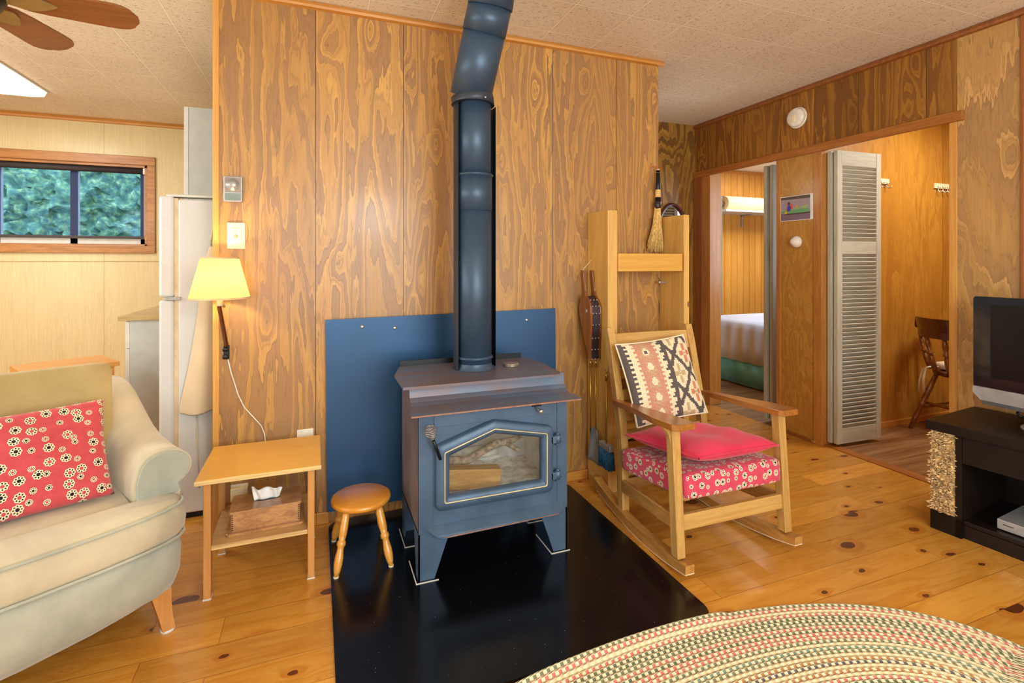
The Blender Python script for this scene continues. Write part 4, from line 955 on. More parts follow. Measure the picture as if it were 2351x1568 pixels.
# bellows hanging on the plank's left side: boards parallel to the plank face (x const)
bl = thing('fireplace_bellows', 'wooden fireplace bellows with studded leather hanging on the pine plank', 'bellows', (1.405, 2.44, 0.86))
prof = [(-.012, .328), (.016, .322), (.018, .30), (.014, .26), (.012, .21), (.020, .18), (.050, .155), (.066, .12), (.064, .08), (.050, .02), (.032, -.05), (.016, -.11), (.008, -.16), (-.008, -.16), (-.016, -.11), (-.032, -.05), (-.050, .02), (-.064, .08), (-.066, .12), (-.050, .155), (-.020, .18), (-.012, .21), (-.014, .26), (-.018, .30)]
Tb = Matrix(((0, 0, -1, 0), (-.985, .17, 0, 0), (.17, .985, 0, 0), (0, 0, 0, 1)))
def bpoly(th0, th1, pr): return MB().prism(pr, Tb, th0, th1, bev=.002)
bpoly(-.034, -.022, prof).build('back_board', 'bellow', bl)
bpoly(.024, .036, prof).build('front_board', 'bellow', bl)
lp_ = [(x * .93, z) for x, z in prof if z < .19]
bpoly(-.022, .024, lp_).build('leather_gusset', 'leather', bl)
m = MB()
for th_ in (-.018, .001, .020):
    for x, z in prof:
        if z < .17:
            for s_ in (1,): p = Tb @ Vector((x * .94, z, th_)); m.lathe([(.0045, 0), (.003, .003), (.0005, .004)], Matrix.Translation(p) @ Euler((R(90) if x > 0 else R(-90), 0, 0)).to_matrix().to_4x4(), 8)
m.build('studs', 'steel', bl)
m = MB(); m.lathe([(.011, 0), (.011, .001), (.001, .0012)], Matrix(((0, 0, -1, -.036), (1, 0, 0, .0), (0, -1, 0, .10), (0, 0, 0, 1))), 16); m.build('air_valve', 'silver', bl)
p_ = Tb @ Vector((0, .325, 0)); m = MB(); m.tube([p_ + Vector((-.03, 0, 0)), p_ + Vector((0, 0, .03)), p_ + Vector((.032, 0, .06))], .0016, 6); m.build('hanging_cord', 'cream', bl)
# fireplace tools hung on the plank
def tool(name, label, y, x, top, bot, extra):
    t_ = thing(name, label, 'fireplace tool', (x, y, bot), 0, 'fireplace tools on the pine plank')
    m = MB(); m.tube([(0, 0, 0), (0, 0, top - bot - .05)], .0045, 10); m.build('rod', 'brass', t_)
    m = MB(); h = top - bot; m.lathe([(.0045, h - .05), (.009, h - .045), (.007, h - .03), (.010, h - .026), (.006, h - .016), (.004, h - .01)], seg=14)
    lp = [Vector((0, .010 * math.sin(a), h + .004 - .010 * math.cos(a))) for a in [2 * PI * k / 16 for k in range(17)]]; m.tube(lp, .0026, 6); m.build('loop_handle', 'brass', t_)
    extra(t_); return t_
def poker(t_): m = MB(); m.tube([(0, 0, .03), (0, 0, -.03), (0, .004, -.06)], [.004, .004, .001], 8); m.tube([(0, 0, -.01), (-.004, -.02, -.02), (-.006, -.024, 0)], [.004, .003, .001], 8); m.build('hook_tip', 'black', t_)
def shovel(t_):
    m = MB(); n = 10; g = []
    for i in range(n + 1):
        u = i / n; ww = .030 + .032 * u if u > .12 else .03 * (u / .12) ** .5 + .002; z = .03 - .19 * u
        g.append([m.v((-.004 - .006 * u - .008 * abs(v) ** 3, v * ww, z)) for v in (-1, -.8, -.4, 0, .4, .8, 1)])
    for a, b in zip(g, g[1:]):
        for k in range(6): m.f((a[k], a[k + 1], b[k + 1], b[k]), True)
    o = m.build('pan', 'dustpan', t_); sd = o.modifiers.new('s', 'SOLIDIFY'); sd.thickness = .003
def brush(t_):
    MB().box(-.016, .016, -.055, .055, -.012, .02, .006).build('brush_head', 'silver', t_)
    m = MB()
    for i in range(46):
        for k in range(5):
            y = -.050 + .100 * i / 45 + random.uniform(-.001, .001); x = -.012 + .006 * k; m.tube([(x, y, -.008), (x * 1.4, y * 1.13, -.105 + random.uniform(-.006, .004))], [.0018, .0014], 4, True)
    m.build('bristles', 'bluebristle', t_)
tool('poker', 'brass fireplace poker nearest the plywood wall', 2.49, 1.425, .690, .30, poker)
tool('ash_shovel', 'brass handled ash shovel hanging in the middle of the set', 2.43, 1.423, .700, .295, shovel)
tool('hearth_brush', 'brass handled hearth brush with blue bristles nearest the chair', 2.298, 1.408, .655, .265, brush)
for q in ((1.436, 2.487, .70), (1.436, 2.405, .71), (1.436, 2.315, .665)): pass
for x, y, z, l_ in ((1.418, 2.49, .694, 'small metal hook holding the poker nearest the wall'), (1.416, 2.43, .704, 'small metal hook holding the ash shovel'), (1.400, 2.298, .659, 'small metal hook holding the hearth brush')):
    one('tool_hook', MB().tube([(x, y, z), (1.4395, y, z)], .0022, 6), 'steel', l_, 'hook', 'hooks on the pine plank')
# whisk broom
wb = thing('whisk_broom', 'straw whisk broom with black banded handle hanging at the wall end', 'broom', (1.882, 2.515, 1.31))
m = MB(); m.tube([(0.012, 0, .27), (0.012, 0, .46)], [.017, .011], 14); m.build('handle', 'black', wb)
m = MB(); m.tube([(0.012, 0, .30), (0.012, 0, .345)], [.0178, .0155], 14); m.tube([(0.012, 0, .445), (0.012, 0, .468)], [.0115, .010], 14); m.build('tan_band', 'straw', wb)
m = MB(); m.tube([(0.012, 0, .235), (0.008, 0, .255), (0.012, 0, .275)], [.021, .020, .018], 14); m.build('neck_binding', 'leather', wb)
m = MB()
for i in range(340):
    a = random.uniform(0, 2 * PI); r_ = math.sqrt(random.random()); x0, y0 = .018 * r_ * math.cos(a), .012 * r_ * math.sin(a)
    x1, y1 = x0 * 3.1 - .006, y0 * 2.0; zb = random.uniform(-.028, .022) + .03 * abs(x1) / .055 * .2
    m.tube([(x0 + .010, y0, .245), ((x0 * 1.6 + .006), y0 * 1.4, .14), (x1, y1, zb)], [.0016, .0015, .0010], 4, False)
m.build('straw_bristles', 'straw', wb)
m = MB(); m.tube([(.012, 0, .465), (.0, .005, .482), (-.014, .01, .486), (-.026, .006, .476)], .003, 6, flat=.5); m.tube([(.012, 0, .466), (.03, -.004, .470), (.046, -.006, .472)], .0045, 6, flat=.4); m.tube([(.010, 0, .46), (.016, .036, .485)], .0015, 5); m.build('red_ribbon', 'redstring', wb)
# oval mirror on the back wall
mr = thing('oval_mirror', 'mahogany framed oval mirror on the back wall behind the plank rack', 'mirror', (2.895, 3.66, 1.48))
m = MB(); m.tube([(.150 * math.cos(a), -.014, .245 * math.sin(a)) for a in [2 * PI * k / 48 for k in range(49)]], .015, 12, False); m.build('frame', 'mirrorframe', mr)
m = MB(); m.prism([(.148 * math.cos(a), .243 * math.sin(a)) for a in [2 * PI * k / 48 for k in range(48)]], XZ(-.002), 0, .006); m.build('glass', 'mirror', mr)
# ================================================================== sofa
SR = R(28)
so = thing('sofa', 'sage beige suede sofa with rolled arm at the left edge', 'sofa', (-0.42, 1.95, 0), SR)
fpts = [(.035, .10), (.028, .060), (.005, .028), (-.04, .004), (-.10, -.012), (-.20, -.028), (-.35, -.040), (-.55, -.047), (-.80, -.050)]
fpts = fpts + [(-1.6 - x, y) for x, y in fpts[::-1][1:]]
def front_outline(dx=0.0, dy=0.0, back=.80, step=False):
    out = [(-.8 + (x + .8) * (1 + dx / .8), min(y + dy, back - .002)) for x, y in fpts]
    if step:
        x1, x0 = out[0][0], out[-1][0]; ix = .098
        return out + [(x0, .118), (-1.6 + ix, .118), (-1.6 + ix, back), (-ix, back), (-ix, .118), (x1, .118)]
    return out + [(out[-1][0], back), (out[0][0], back)]
m = MB(); rings = []
for z, g, dy in ((.128, -.035, .03), (.150, -.020, .012), (.20, -.008, .0), (.28, -.004, .0), (.310, -.010, .006)):
    rings.append([(x, y, z + (.03 * min(1, abs(x + .8) / .8) ** 3 - .012 if z < .14 else 0)) for x, y in front_outline(g, dy)])
m.loft(rings, smooth=True); m.build('base', 'sofa', so)
m = MB(); rings = []
for z, g in ((.312, -.020), (.318, -.006), (.335, .004), (.37, .008), (.400, .004), (.418, -.004), (.430, -.020), (.440, -.06)):
    rings.append([(x, y, z) for x, y in front_outline(g, -g * .8, .1175 + g * .0)])
m.loft(rings, smooth=True); soft_box(m, -1.503, -.097, .09, .64, .312, .4395, .02, 6); sc_ = m.build('seat_cushion', 'sofa_top', so)
m = MB()
for z, g in ((.320, .002), (.424, .0)):
    m.tube([(x, y, z) for x, y in front_outline(g, -g * .8 - .002, .62)[:-2]], .005, 8)
m.build('piping', 'sofa', sc_)
AS = [(0.0, .585), (.2, .585), (.4, .60), (.58, .635), (.75, .69), (.9, .74), (1.0, .755)]
def arm_h(t_):
    for (a, b), (c, d) in zip(AS, AS[1:]):
        if t_ <= c: return b + (d - b) * (t_ - a) / (c - a)
    return AS[-1][1]
def arm(mir):
    m = MB(); rings = []; f_ = -1.6 if mir else 0; sg = -1 if mir else 1
    for k in range(17):
        t_ = k / 16; Y = .125 + .62 * t_; hh = arm_h(t_); sh = -.045 * t_; rr_ = .066
        cxr, cz = -.006 + sh, hh - rr_
        sec = [(-.092, .20), (-.095 + sh * .6, .42), (-.094 + sh, cz - .03)]
        for a in range(160, -80, -16): sec.append((cxr + rr_ * 1.22 * math.cos(R(a)), cz + rr_ * math.sin(R(a))))
        sec += [(.040 + sh * .3, cz - .085), (.030, .38), (.026, .20)]
        rings.append([(f_ + sg * x, Y, z) for x, z in sec])
    m.loft(rings, smooth=True); return m
arm(False).build('arm', 'sofa_top', so); arm(True).build('arm', 'sofa_top', so)
def apanel(mir):
    m = MB(); f_ = -1.6 if mir else 0; sg = -1 if mir else 1; cz = .519
    pl = [(-.088, .432), (-.089, cz - .03)] + [(-.006 + .074 * math.cos(R(a)), cz + .060 * math.sin(R(a))) for a in range(160, -80, -16)] + [(.036, .44), (.030, .432)]
    m.prism([(f_ + sg * x, z) for x, z in pl], XZ(.1245), 0, .008, bev=.003); return m
apanel(False).build('arm_front', 'sofa', so); apanel(True).build('arm_front', 'sofa', so)
m = MB(); soft_box(m, -1.51, -.10, .60, .82, .14, .74, .05, 8); m.build('back', 'sofa', so)
for x0, x1 in ((-.80, -.080), (-1.52, -.80)):
    m = MB(Matrix.Translation((0, .42, .43)) @ Matrix.Rotation(R(-9), 4, 'X')); soft_box(m, x0, x1, -.005, .185, .0, .43, .032, 12, 0, 0); m.build('back_cushion', 'cushion_back', so)
for x, y in ((-.035, .07), (-1.565, .07), (-.05, .72), (-1.55, .72)):
    m = MB(); s_ = 1 if x > -.8 else -1; m.loft([[(x + s_ * o2 + a * ww, y - o2 * .3 + b * ww, z) for a, b in ((-1, -1), (1, -1), (1, 1), (-1, 1))] for z, ww, o2 in ((.008, .018, .02), (.05, .019, .012), (.10, .023, .003), (.15, .029, -.004))], smooth=False); l = m.build('leg', 'tableleg', so)
    m = MB(); m.tube([(x + s_ * .02, y - .006, 0), (x + s_ * .02, y - .006, .009)], .022, 14); m.build('foot_pad', 'white', l)
a_ = Matrix.Translation((-0.42, 1.95, 0)) @ Matrix.Rotation(SR, 4, 'Z')
pillow('daisy_pillow', a_ @ TR(-.378, .296, .594, R(60), 0, R(0)), .50, .335, .12, 'flower', 'red daisy print pillow leaning in the corner of the sofa', 'pillow', 36, None, None, pinch=.04, wob=.012)
# ================================================================== kitchen
fg = thing('refrigerator', 'white top freezer refrigerator standing behind the plywood wall end', 'refrigerator', (-.33, 3.16, 0))
F_ = lambda: MB(Matrix.Translation((.33, -3.16, 0)))
F_().box(-.612, .0, 2.82, 3.50, .03, 1.525, .008).build('cabinet', 'fridge', fg)
for z0, z1 in ((.06, 1.048), (1.060, 1.540)):
    d = F_().box(-.690, -.628, 2.818, 3.50, z0, z1, .012).build('door', 'fridge', fg)
F_().box(-.628, -.613, 2.83, 3.49, .05, 1.53).build('gasket', 'beigeplastic', fg)
F_().box(-.66, -.44, 2.825, 2.90, 1.536, 1.548, .004).build('hinge_cover', 'white', fg)
F_().box(-.665, -.60, 2.812, 2.822, 1.046, 1.062, .002).build('middle_hinge', 'silver', fg)
F_().box(-.60, -.01, 2.84, 3.49, .0, .03).build('base_grille', 'black', fg)
ap = thing('apron', 'cream canvas apron hanging on the side of the refrigerator', 'apron', (-.49, 2.80, .5))
m = MB(Matrix.Translation((.49, -2.80, -.5))); cols = []; 
ctrl = [(1.32, -.470, -.40), (1.20, -.505, -.40), (1.03, -.520, -.38), (.90, -.535, -.38), (.70, -.568, -.37), (.56, -.600, -.37), (.515, -.605, -.37)]
for z, xa, xb in ctrl:
    row = []
    for k in range(25):
        u = k / 24; row.append(m.v((xa + (xb - xa) * u, 2.785 + .018 * math.sin(u * 9 + z * 2.5) * (1.35 - z) - .012 * math.sin(PI * u), z - .01 * math.sin(u * PI * 2))))
    cols.append(row)
for a, b in zip(cols, cols[1:]):
    for k in range(24): m.f((a[k], a[k + 1], b[k + 1], b[k]), True)
m.raw = True; o = m.build('canvas', 'apron', ap); sd = o.modifiers.new('s', 'SOLIDIFY'); sd.thickness = .004; sb = o.modifiers.new('b', 'SUBSURF'); sb.levels = 1; sb.render_levels = 1
m = MB(Matrix.Translation((.49, -2.80, -.5))); m.tube([(-.472, 2.79, 1.31), (-.462, 2.80, 1.40), (-.452, 2.80, 1.40), (-.44, 2.79, 1.31)], .004, 6); m.tube([(-.53, 2.80, .515), (-.525, 2.80, .3), (-.52, 2.80, .15)], .007, 6, flat=.3); m.build('strap', 'apron', ap)
bc = thing('base_cabinet', 'pale grey base cabinet with drawers beyond the refrigerator', 'cabinet', (-.5, 4.1, 0))
B_ = lambda: MB(Matrix.Translation((.5, -4.1, 0)))
B_().box(-1.003, -.0, 3.525, 4.75, .10, .888, .001).build('body', 'greywhite', bc)
B_().box(-.95, -.0, 3.56, 4.72, .0, .10).build('toe_kick', 'black', bc)
for z0, z1 in ((.73, .885), (.435, .725), (.105, .430)):
    d = B_().box(-1.024, -1.004, 3.527, 4.13, z0, z1, .002).build('drawer_front', 'white', bc)
    B_().box(-1.024, -1.004, 4.135, 4.748, z0, z1, .002).build('drawer_front', 'white', bc)
m = MB(); m.box(-1.054, .0, 3.505, 4.78, .889, .915, .002); one('countertop', m, 'counter', 'thin wood edged countertop beyond the refrigerator', 'countertop')
uc = thing('upper_cabinet', 'pale grey wall cabinet above and behind the refrigerator', 'cabinet', (-.36, 4.1, 1.4))
U_ = lambda: MB(Matrix.Translation((.36, -4.1, -1.4)))
U_().box(-.709, .018, 3.52, 4.7, 1.37, 2.15, .001).build('body', 'greywhite', uc)
U_().box(-.734, -.711, 3.522, 4.11, 1.372, 2.15, .002).build('door', 'white', uc)
U_().box(-.734, -.711, 4.115, 4.7, 1.372, 2.15, .002).build('door', 'white', uc)
wc = thing('wooden_crate', 'light wooden box shelf behind the sofa back', 'box', (-1.10, 3.10, 0), R(32))
W_ = lambda: MB()
W_().box(-.20, .16, -.06, .24, .70, .722, .002).build('top', 'trim', wc)
W_().box(-.20, -.18, -.05, .23, 0, .70, .002).build('side', 'trim', wc); W_().box(.12, .14, -.05, .23, 0, .70, .002).build('side', 'trim', wc)
W_().box(-.18, .12, -.04, .23, .45, .47, .002).build('shelf', 'trim', wc)
lt = thing('ceiling_light', 'rectangular lit fluorescent ceiling light over the kitchen', 'ceiling light', (-2.12, 3.9, CE))
m = MB(); m.box(-.34, .34, -.68, .68, -.012, 0, .002); m.build('housing', 'white', lt)
m = MB(); m.loft([[(sx * (.31 + g), sy * (.65 + g), z) for sx, sy in ((-1, -1), (1, -1), (1, 1), (-1, 1))] for z, g in ((-.012, .02), (-.045, .01), (-.062, -.03))], smooth=False); m.build('diffuser', 'diffuser', lt)
# ================================================================== ceiling fan
fn = thing('ceiling_fan', 'ceiling fan with brown scalloped wooden blades at the top left', 'ceiling fan', (-1.09, 2.20, 2.12))
m = MB(); m.lathe([(.001, -.09), (.05, -.085), (.095, -.05), (.115, -.01), (.115, .04), (.09, .08), (.04, .10), (.02, .11), (.02, .26), (.06, .27), (.07, .315), (.07, .3199)], seg=32); m.build('motor', 'fanhub', fn)
for k in range(5):
    a = R(6 + 72 * k); Tm = Matrix.Rotation(a, 4, 'Z') @ Matrix.Rotation(R(-12), 4, 'X')
    half = [(.115, .032), (.16, .052), (.22, .058), (.30, .062), (.38, .066), (.42, .066), (.445, .058), (.462, .046), (.470, .030), (.480, .016), (.482, 0)]
    half = [(x, y * 1.08) for x, y in half]; poly = half + [(x, -y) for x, y in half[::-1][1:]]
    m = MB(); m.prism(poly, Tm, -.004, .004, bev=.001); bd = m.build('blade', 'fanblade', fn)
    m = MB(); m.prism([(.09, .02), (.13, .03), (.16, .045), (.20, .035), (.235, .012), (.25, 0), (.235, -.012), (.20, -.035), (.16, -.045), (.13, -.03), (.09, -.02)], Tm, -.010, -.004, bev=.001); m.build('blade_bracket', 'medallion', bd)

# ================================================================== right wall: door leaves, smoke alarm, photo, shell
def louver_leaf(root_name, label, p0, rz, width, z0, z1, th=.028, group=None, cat='folding door'):
    r = thing(root_name, label, cat, (p0[0], p0[1], z0), rz, group); h = z1 - z0
    for x0, x1, nm in ((0, .045, 'stile'), (width - .045, width, 'stile')): MB().box(x0, x1, -th / 2, th / 2, 0, h, .002).build(nm, 'louver', r)
    mid = .52 * h + .30 if False else h * .665
    for a, b in ((0, .10), (mid - .03, mid + .05), (h - .095, h)): MB().box(.045, width - .045, -th / 2 + .002, th / 2 - .002, a, b, .001).build('rail', 'slat', r)
    m = MB()
    for a, b in ((.10, mid - .03), (mid + .05, h - .095)):
        n = int((b - a) / .0275); st_ = (b - a) / n
        for k in range(n):
            z = a + st_ * (k + .5); m.box(.043, width - .043, -.0185, .0185, -.0035, .0035, .0008, T=TR(0, 0, z, R(-52)), seg=1)
    m.build('slats', 'slat', r); return r
louver_leaf('louvered_door', 'open greyed louvered folding door leaf facing the room at the closet nook', (3.195, 2.372), R(-2), .405, .025, 1.962)
louver_leaf('louvered_door', 'greyed louvered door leaf folded behind the open leaf', (3.185, 2.409), R(1), .40, .025, 1.962)
louver_leaf('louvered_door', 'dark edged louvered door leaf folded at the bedroom doorway', (3.215, 2.955), R(0), .30, .025, 1.962)
louver_leaf('louvered_door', 'second louvered leaf tight against the bedroom door jamb', (3.222, 2.905), R(0), .30, .025, 1.962)
louver_leaf('louvered_door', 'narrow louvered closet door leaf beyond the bed', (4.56, 4.84), R(47), .20, .05, 2.02)
sm = thing('smoke_alarm', 'round white smoke alarm above the doorway header board', 'smoke alarm', (3.15, 2.615, 2.235))
RX = Euler((0, R(-90), 0)).to_matrix().to_4x4()
m = MB(); m.lathe([(.072, 0), (.074, .006), (.070, .012)], RX, 40); m.build('base', 'plastic', sm)
m = MB(); m.lathe([(.064, .012), (.066, .020), (.063, .034), (.052, .040), (.001, .042)], RX, 40); m.build('cover', 'plastic', sm)
m = MB(); m.box(-.046, -.041, -.012, .012, -.035, .02, .003); m.build('test_button', 'ivory', sm)
ss = thing('door_stop_knob', 'small white spiral shell shaped knob on the orange pier', 'knob', (3.15, 2.622, 1.367))
m = MB(); m.lathe([(.040, 0), (.042, .008), (.037, .022), (.035, .026), (.030, .030), (.026, .038), (.023, .040), (.016, .048), (.012, .050), (.001, .052)], RX, 32); m.build('shell', 'plastic', ss)
# unframed canvas photo of kayakers
ph = thing('kayak_photo', 'small unframed photo of people in green kayaks on the orange pier', 'photo', (3.15, 2.625, 1.605))
m = MB(); m.box(-.004, 0, -.130, .130, -.088, .088, .0005); m.build('backing', plain('photo_white', (232, 228, 224), .6), ph)
def flat(name, poly, d, col, rough=.5):
    m = MB(); m.prism([( x, z) for x, z in poly], YZ(-.004), d, d + .0002); return m.build(name, plain('ph_' + name, col, rough, var=.04, scale=60), ph)
# poly x runs toward -y (to the right in view)
flat('lake_water', [(-.126, -.084), (.108, -.084), (.108, .084), (-.126, .084)], .0, (158, 138, 146))
flat('far_shore', [(-.126, .066), (.108, .060), (.108, .084), (-.126, .084)], .0003, (84, 68, 40))
flat('dark_ripples', [(-.126, -.084), (.108, -.084), (.108, -.05), (.03, -.045), (-.04, -.04), (-.126, -.034)], .0003, (122, 98, 112))
flat('far_kayak', [(-.126, -.008), (-.05, -.002), (.02, .006), (.09, .018), (.10, .014), (.075, -.006), (.0, -.014), (-.126, -.018)], .0006, (150, 168, 110))
flat('near_kayak', [(-.126, -.016), (-.06, -.012), (.0, -.010), (.05, -.006), (.108, -.014), (.108, -.034), (.05, -.036), (-.02, -.036), (-.09, -.034), (-.126, -.026)], .0009, (104, 158, 104))
flat('kayak_shadow', [(-.10, -.036), (.108, -.034), (.108, -.046), (-.02, -.044), (-.10, -.042)], .0012, (78, 58, 52))
flat('orange_jacket', [(-.048, -.006), (-.030, -.006), (-.030, .022), (-.036, .032), (-.046, .030)], .0012, (216, 74, 46))
flat('red_sleeve', [(-.078, -.024), (-.066, -.022), (-.062, .012), (-.070, .018), (-.078, .004)], .0015, (206, 52, 44))
flat('blue_vest', [(-.070, -.020), (-.044, -.016), (-.042, .006), (-.050, .022), (-.066, .024), (-.072, .010)], .0018, (62, 60, 158))
flat('paddler_head', [(-.060 + .012 * math.cos(a), .036 + .012 * math.sin(a)) for a in [2 * PI * k / 14 for k in range(14)]], .0018, (96, 56, 48))
flat('yellow_paddle', [(-.098, -.034), (-.084, -.040), (-.072, -.026), (-.078, -.016), (-.094, -.024)], .0021, (224, 168, 36))
flat('far_paddle', [(-.002, .004), (.014, .006), (.016, .016), (.006, .020), (-.002, .014)], .0015, (222, 152, 50))
# ================================================================== bedroom
bd = thing('bed', 'bed with white duvet and teal skirt seen through the bedroom doorway', 'bed', (4.9, 3.55, 0))
B2 = lambda: MB(Matrix.Translation((-4.9, -3.55, 0)))
m = B2(); rings = []
n_ = 60; 
def bedring(z, g, amp):
    out = []
    for k in range(n_ + 1): u = k / n_; out.append((3.915 - g - amp * .012 * math.sin(u * 60) , 4.33 - 1.43 * u, z))
    return out + [(5.95, 2.90, z), (5.95, 4.33, z)]
m.loft([bedring(.01, -.01, .2), bedring(.28, .0, .3)], smooth=True); m.build('skirt', 'teal', bd)
m = B2(); m.loft([bedring(.245, .015, 1.0), bedring(.40, .022, .9), bedring(.56, .018, .5), bedring(.615, 0, .2), bedring(.64, -.05, .0), bedring(.65, -.2, 0)], smooth=True); m.build('duvet', 'sheet', bd)
B2().box(3.96, 5.9, 2.95, 4.30, .05, .24).build('box_spring', 'greywhite', bd)
shf = thing('wall_shelf', 'white shelf board on the bedroom wall above the bed', 'shelf', (5.32, 5.10, 1.86))
MB().box(-.62, .75, -.20, .168, -.012, .012, .001).build('board', 'white', shf)
for x in (-.02, .6): MB().box(x, x + .018, -.01, .168, -.030, -.012).box(x, x + .018, .155, .168, -.17, -.012).build('bracket', 'silver', shf)
bk = thing('rolled_blanket', 'rolled cream quilt with brown fold lying on the bedroom shelf', 'blanket', (4.76, 5.06, 1.8725))
m = MB(); rings = []
for k in range(25):
    u = k / 24; x = .02 + .72 * u; rr_ = .088 * (1 - max(0, u - .86) ** 2 * 14) ; rings.append([(x, 0.0 + (rr_ + .03) * math.cos(a), .092 + max(-.091, rr_ * math.sin(a) * 1.05)) for a in [2 * PI * j / 28 for j in range(28)]])
m.loft(rings); m.build('quilt', 'blanket', bk)
m = MB(); sp = [(0, .0 + (.012 + .0115 * t_) * math.cos(t_ * 1.0) * 1.1, .09 + (.010 + .0098 * t_) * math.sin(t_)) for t_ in [k * .25 for k in range(30)]]
m.loft([[(x - .03, y, z) for x, y, z in sp] , [(x + .06, y, z) for x, y, z in sp]], closed=False, caps=False); m.raw = True
o = m.build('fold', plain('brown_quilt_edge', (122, 82, 48), .9), bk); sd = o.modifiers.new('s', 'SOLIDIFY'); sd.thickness = .009
# ================================================================== nook: chair and coat hooks
ch = thing('dining_chair', 'dark wooden captain chair with turned spindles in the nook', 'chair', (4.34, 2.21, 0))
def turned(mb, p0, p1, r, seg=14, prof=((0, .7), (.25, 1), (.45, .95), (.5, .6), (.53, 1.1), (.57, 1.1), (.6, .6), (.8, .95), (1, .6))):
    p0, p1 = Vector(p0), Vector(p1); mb.tube([p0 + (p1 - p0) * u for u, k in prof], [r * k for u, k in prof], seg)
m = MB(); m.prism([(.21 * math.cos(a) * (1 + .06 * math.cos(2 * a)), .215 * math.sin(a)) for a in [2 * PI * k / 36 for k in range(36)]], Matrix.Identity(4), .415, .445, bev=.006); m.build('seat', 'darkwood', ch)
arc = lambda a, r_=.245: (r_ * math.cos(a) * 1.0 - .035, r_ * math.sin(a))
m = MB(); rings = []
for k in range(25):
    a = R(75) + R(210) * k / 24; x, y = arc(a); rings.append([(x * 1.0, y, .69), (x * 1.16 - .0, y * 1.12, .69), (x * 1.16, y * 1.12, .737), (x, y, .737)])
m.loft(rings, smooth=False); m.build('arm_rail', 'darkwood', ch)
m = MB(); rings = []
for k in range(21):
    u = k / 20; a = R(118) + R(124) * u; x, y = arc(a); e = 1 - max(0, abs(u - .5) - .40) * 9; zt = .738 + .092 * e
    rings.append([(x * 1.02, y * 1.02, .735), (x * 1.15, y * 1.12, .735), (x * 1.24, y * 1.18, zt), (x * 1.12, y * 1.08, zt)])
m.loft(rings, smooth=False); m.build('crest_rail', 'darkwood', ch)
for d in (95, 120, 150, 180, 210, 240, 265):
    x, y = arc(R(d)); m = MB(); turned(m, (x * .86, y * .86, .445), (x * 1.08, y * 1.06, .69), .020); m.build('spindle', 'darkwood2', ch)
legs = {}
for sx, sy in ((-1, 1), (-1, -1), (1, 1), (1, -1)):
    m = MB(); turned(m, (sx * .13, sy * .14, .42), (sx * .255, sy * .245, .002), .019); m.build('leg', 'darkwood2', ch)
for sy in (1, -1): m = MB(); turned(m, (-.205, sy * .20, .16), (.205, sy * .20, .16), .011, prof=((0, .6), (.5, 1.2), (1, .6))); m.build('stretcher', 'darkwood2', ch)
for sx, z in ((-1, .20), (1, .20)): m = MB(); turned(m, (sx * .19, -.19, z), (sx * .19, .19, z), .012, prof=((0, .6), (.5, 1.2), (1, .6))); m.build('stretcher', 'darkwood2', ch)
m = MB(Matrix.Translation((4.345, 2.21, .4475))); soft_box(m, -.16, .17, -.165, .165, 0, .05, .022, 8)
cp = thing('chair_pad', 'cream tie on chair pad lying on the dark nook chair', 'cushion', (4.345, 2.21, .4475))
m.T = Matrix.Identity(4); m.bm.free(); m = MB(); soft_box(m, -.15, .16, -.160, .160, .0002, .055, .022, 8, 0, 0); m.build('pad', 'cream', cp)
for pts, rr_ in (([(-.14, .12, .02), (-.20, .143, .022), (-.250, .150, .012), (-.268, .155, -.06), (-.262, .155, -.15)], [.007, .009, .010, .012, .013]),
                 ([(-.14, .13, .02), (-.20, .150, .024), (-.256, .166, .006), (-.275, .176, -.08), (-.275, .18, -.16)], [.005, .006, .007, .007, .005]),
                 ([(-.14, -.055, .012), (-.22, -.052, .012), (-.262, -.052, -.0), (-.268, -.052, -.13)], [.007, .009, .010, .013])):
    m = MB(); m.tube(pts, rr_, 8, flat=.35); m.build('tie', 'cream', cp)
def hooks(x, n, label):
    r = thing('hook_strip', label, 'coat hooks', (x, 2.535, 1.80))
    MB().box(-.002, .06 * n, -.012, 0, .0, .040, .002).build('strip', 'ivory', r)
    for k in range(n):
        m = MB(); cx_ = .03 + .06 * k; m.tube([(cx_, -.010, .02), (cx_, -.014, -.02), (cx_ + .003, -.030, -.032), (cx_ + .008, -.044, -.018)], .0035, 8); m.tube([(cx_, -.012, .005), (cx_ + .003, -.04, .004)], .003, 8); m.build('hook', 'steel', r)
hooks(3.845, 2, 'ivory strip with two coat hooks beside the louvered door')
hooks(4.50, 4, 'ivory strip with four coat hooks beside the doorway post')
# ================================================================== tv stand, tv, player
tv = thing('media_stand', 'black brown media stand with open shelf and seagrass basket panel', 'tv stand', (2.652, 1.509, 0), R(6))
# local: +x = depth (away from the room), -y = along the front toward the camera
V_ = lambda: MB()
V_().box(-.012, .455, -1.25, .012, .455, .498, .003).build('top', 'espresso', tv)
V_().box(.01, .44, -.02, .0, .0, .455, .002).build('side_panel', 'espresso', tv); V_().box(.01, .44, -1.24, -1.22, .0, .455, .002).build('side_panel', 'espresso', tv)
V_().box(.0, .44, -.118, -.094, .0, .455, .002).build('divider_post', 'espresso', tv)
V_().box(.0, .02, -.118, .0, .0, .085, .002).build('corner_base', 'espresso', tv)
V_().box(.004, .022, -1.22, -.118, .335, .452, .002).build('drawer_front', 'espresso', tv)
V_().box(.02, .44, -1.22, -.118, .060, .078, .002).box(.02, .03, -1.22, -.118, .0, .058).build('lower_shelf', 'espresso', tv)
V_().box(.43, .44, -1.22, -.02, .0, .455).build('back_panel', 'espresso', tv)
m = V_(); m.box(.006, .02, -.094, -.002, .086, .452)
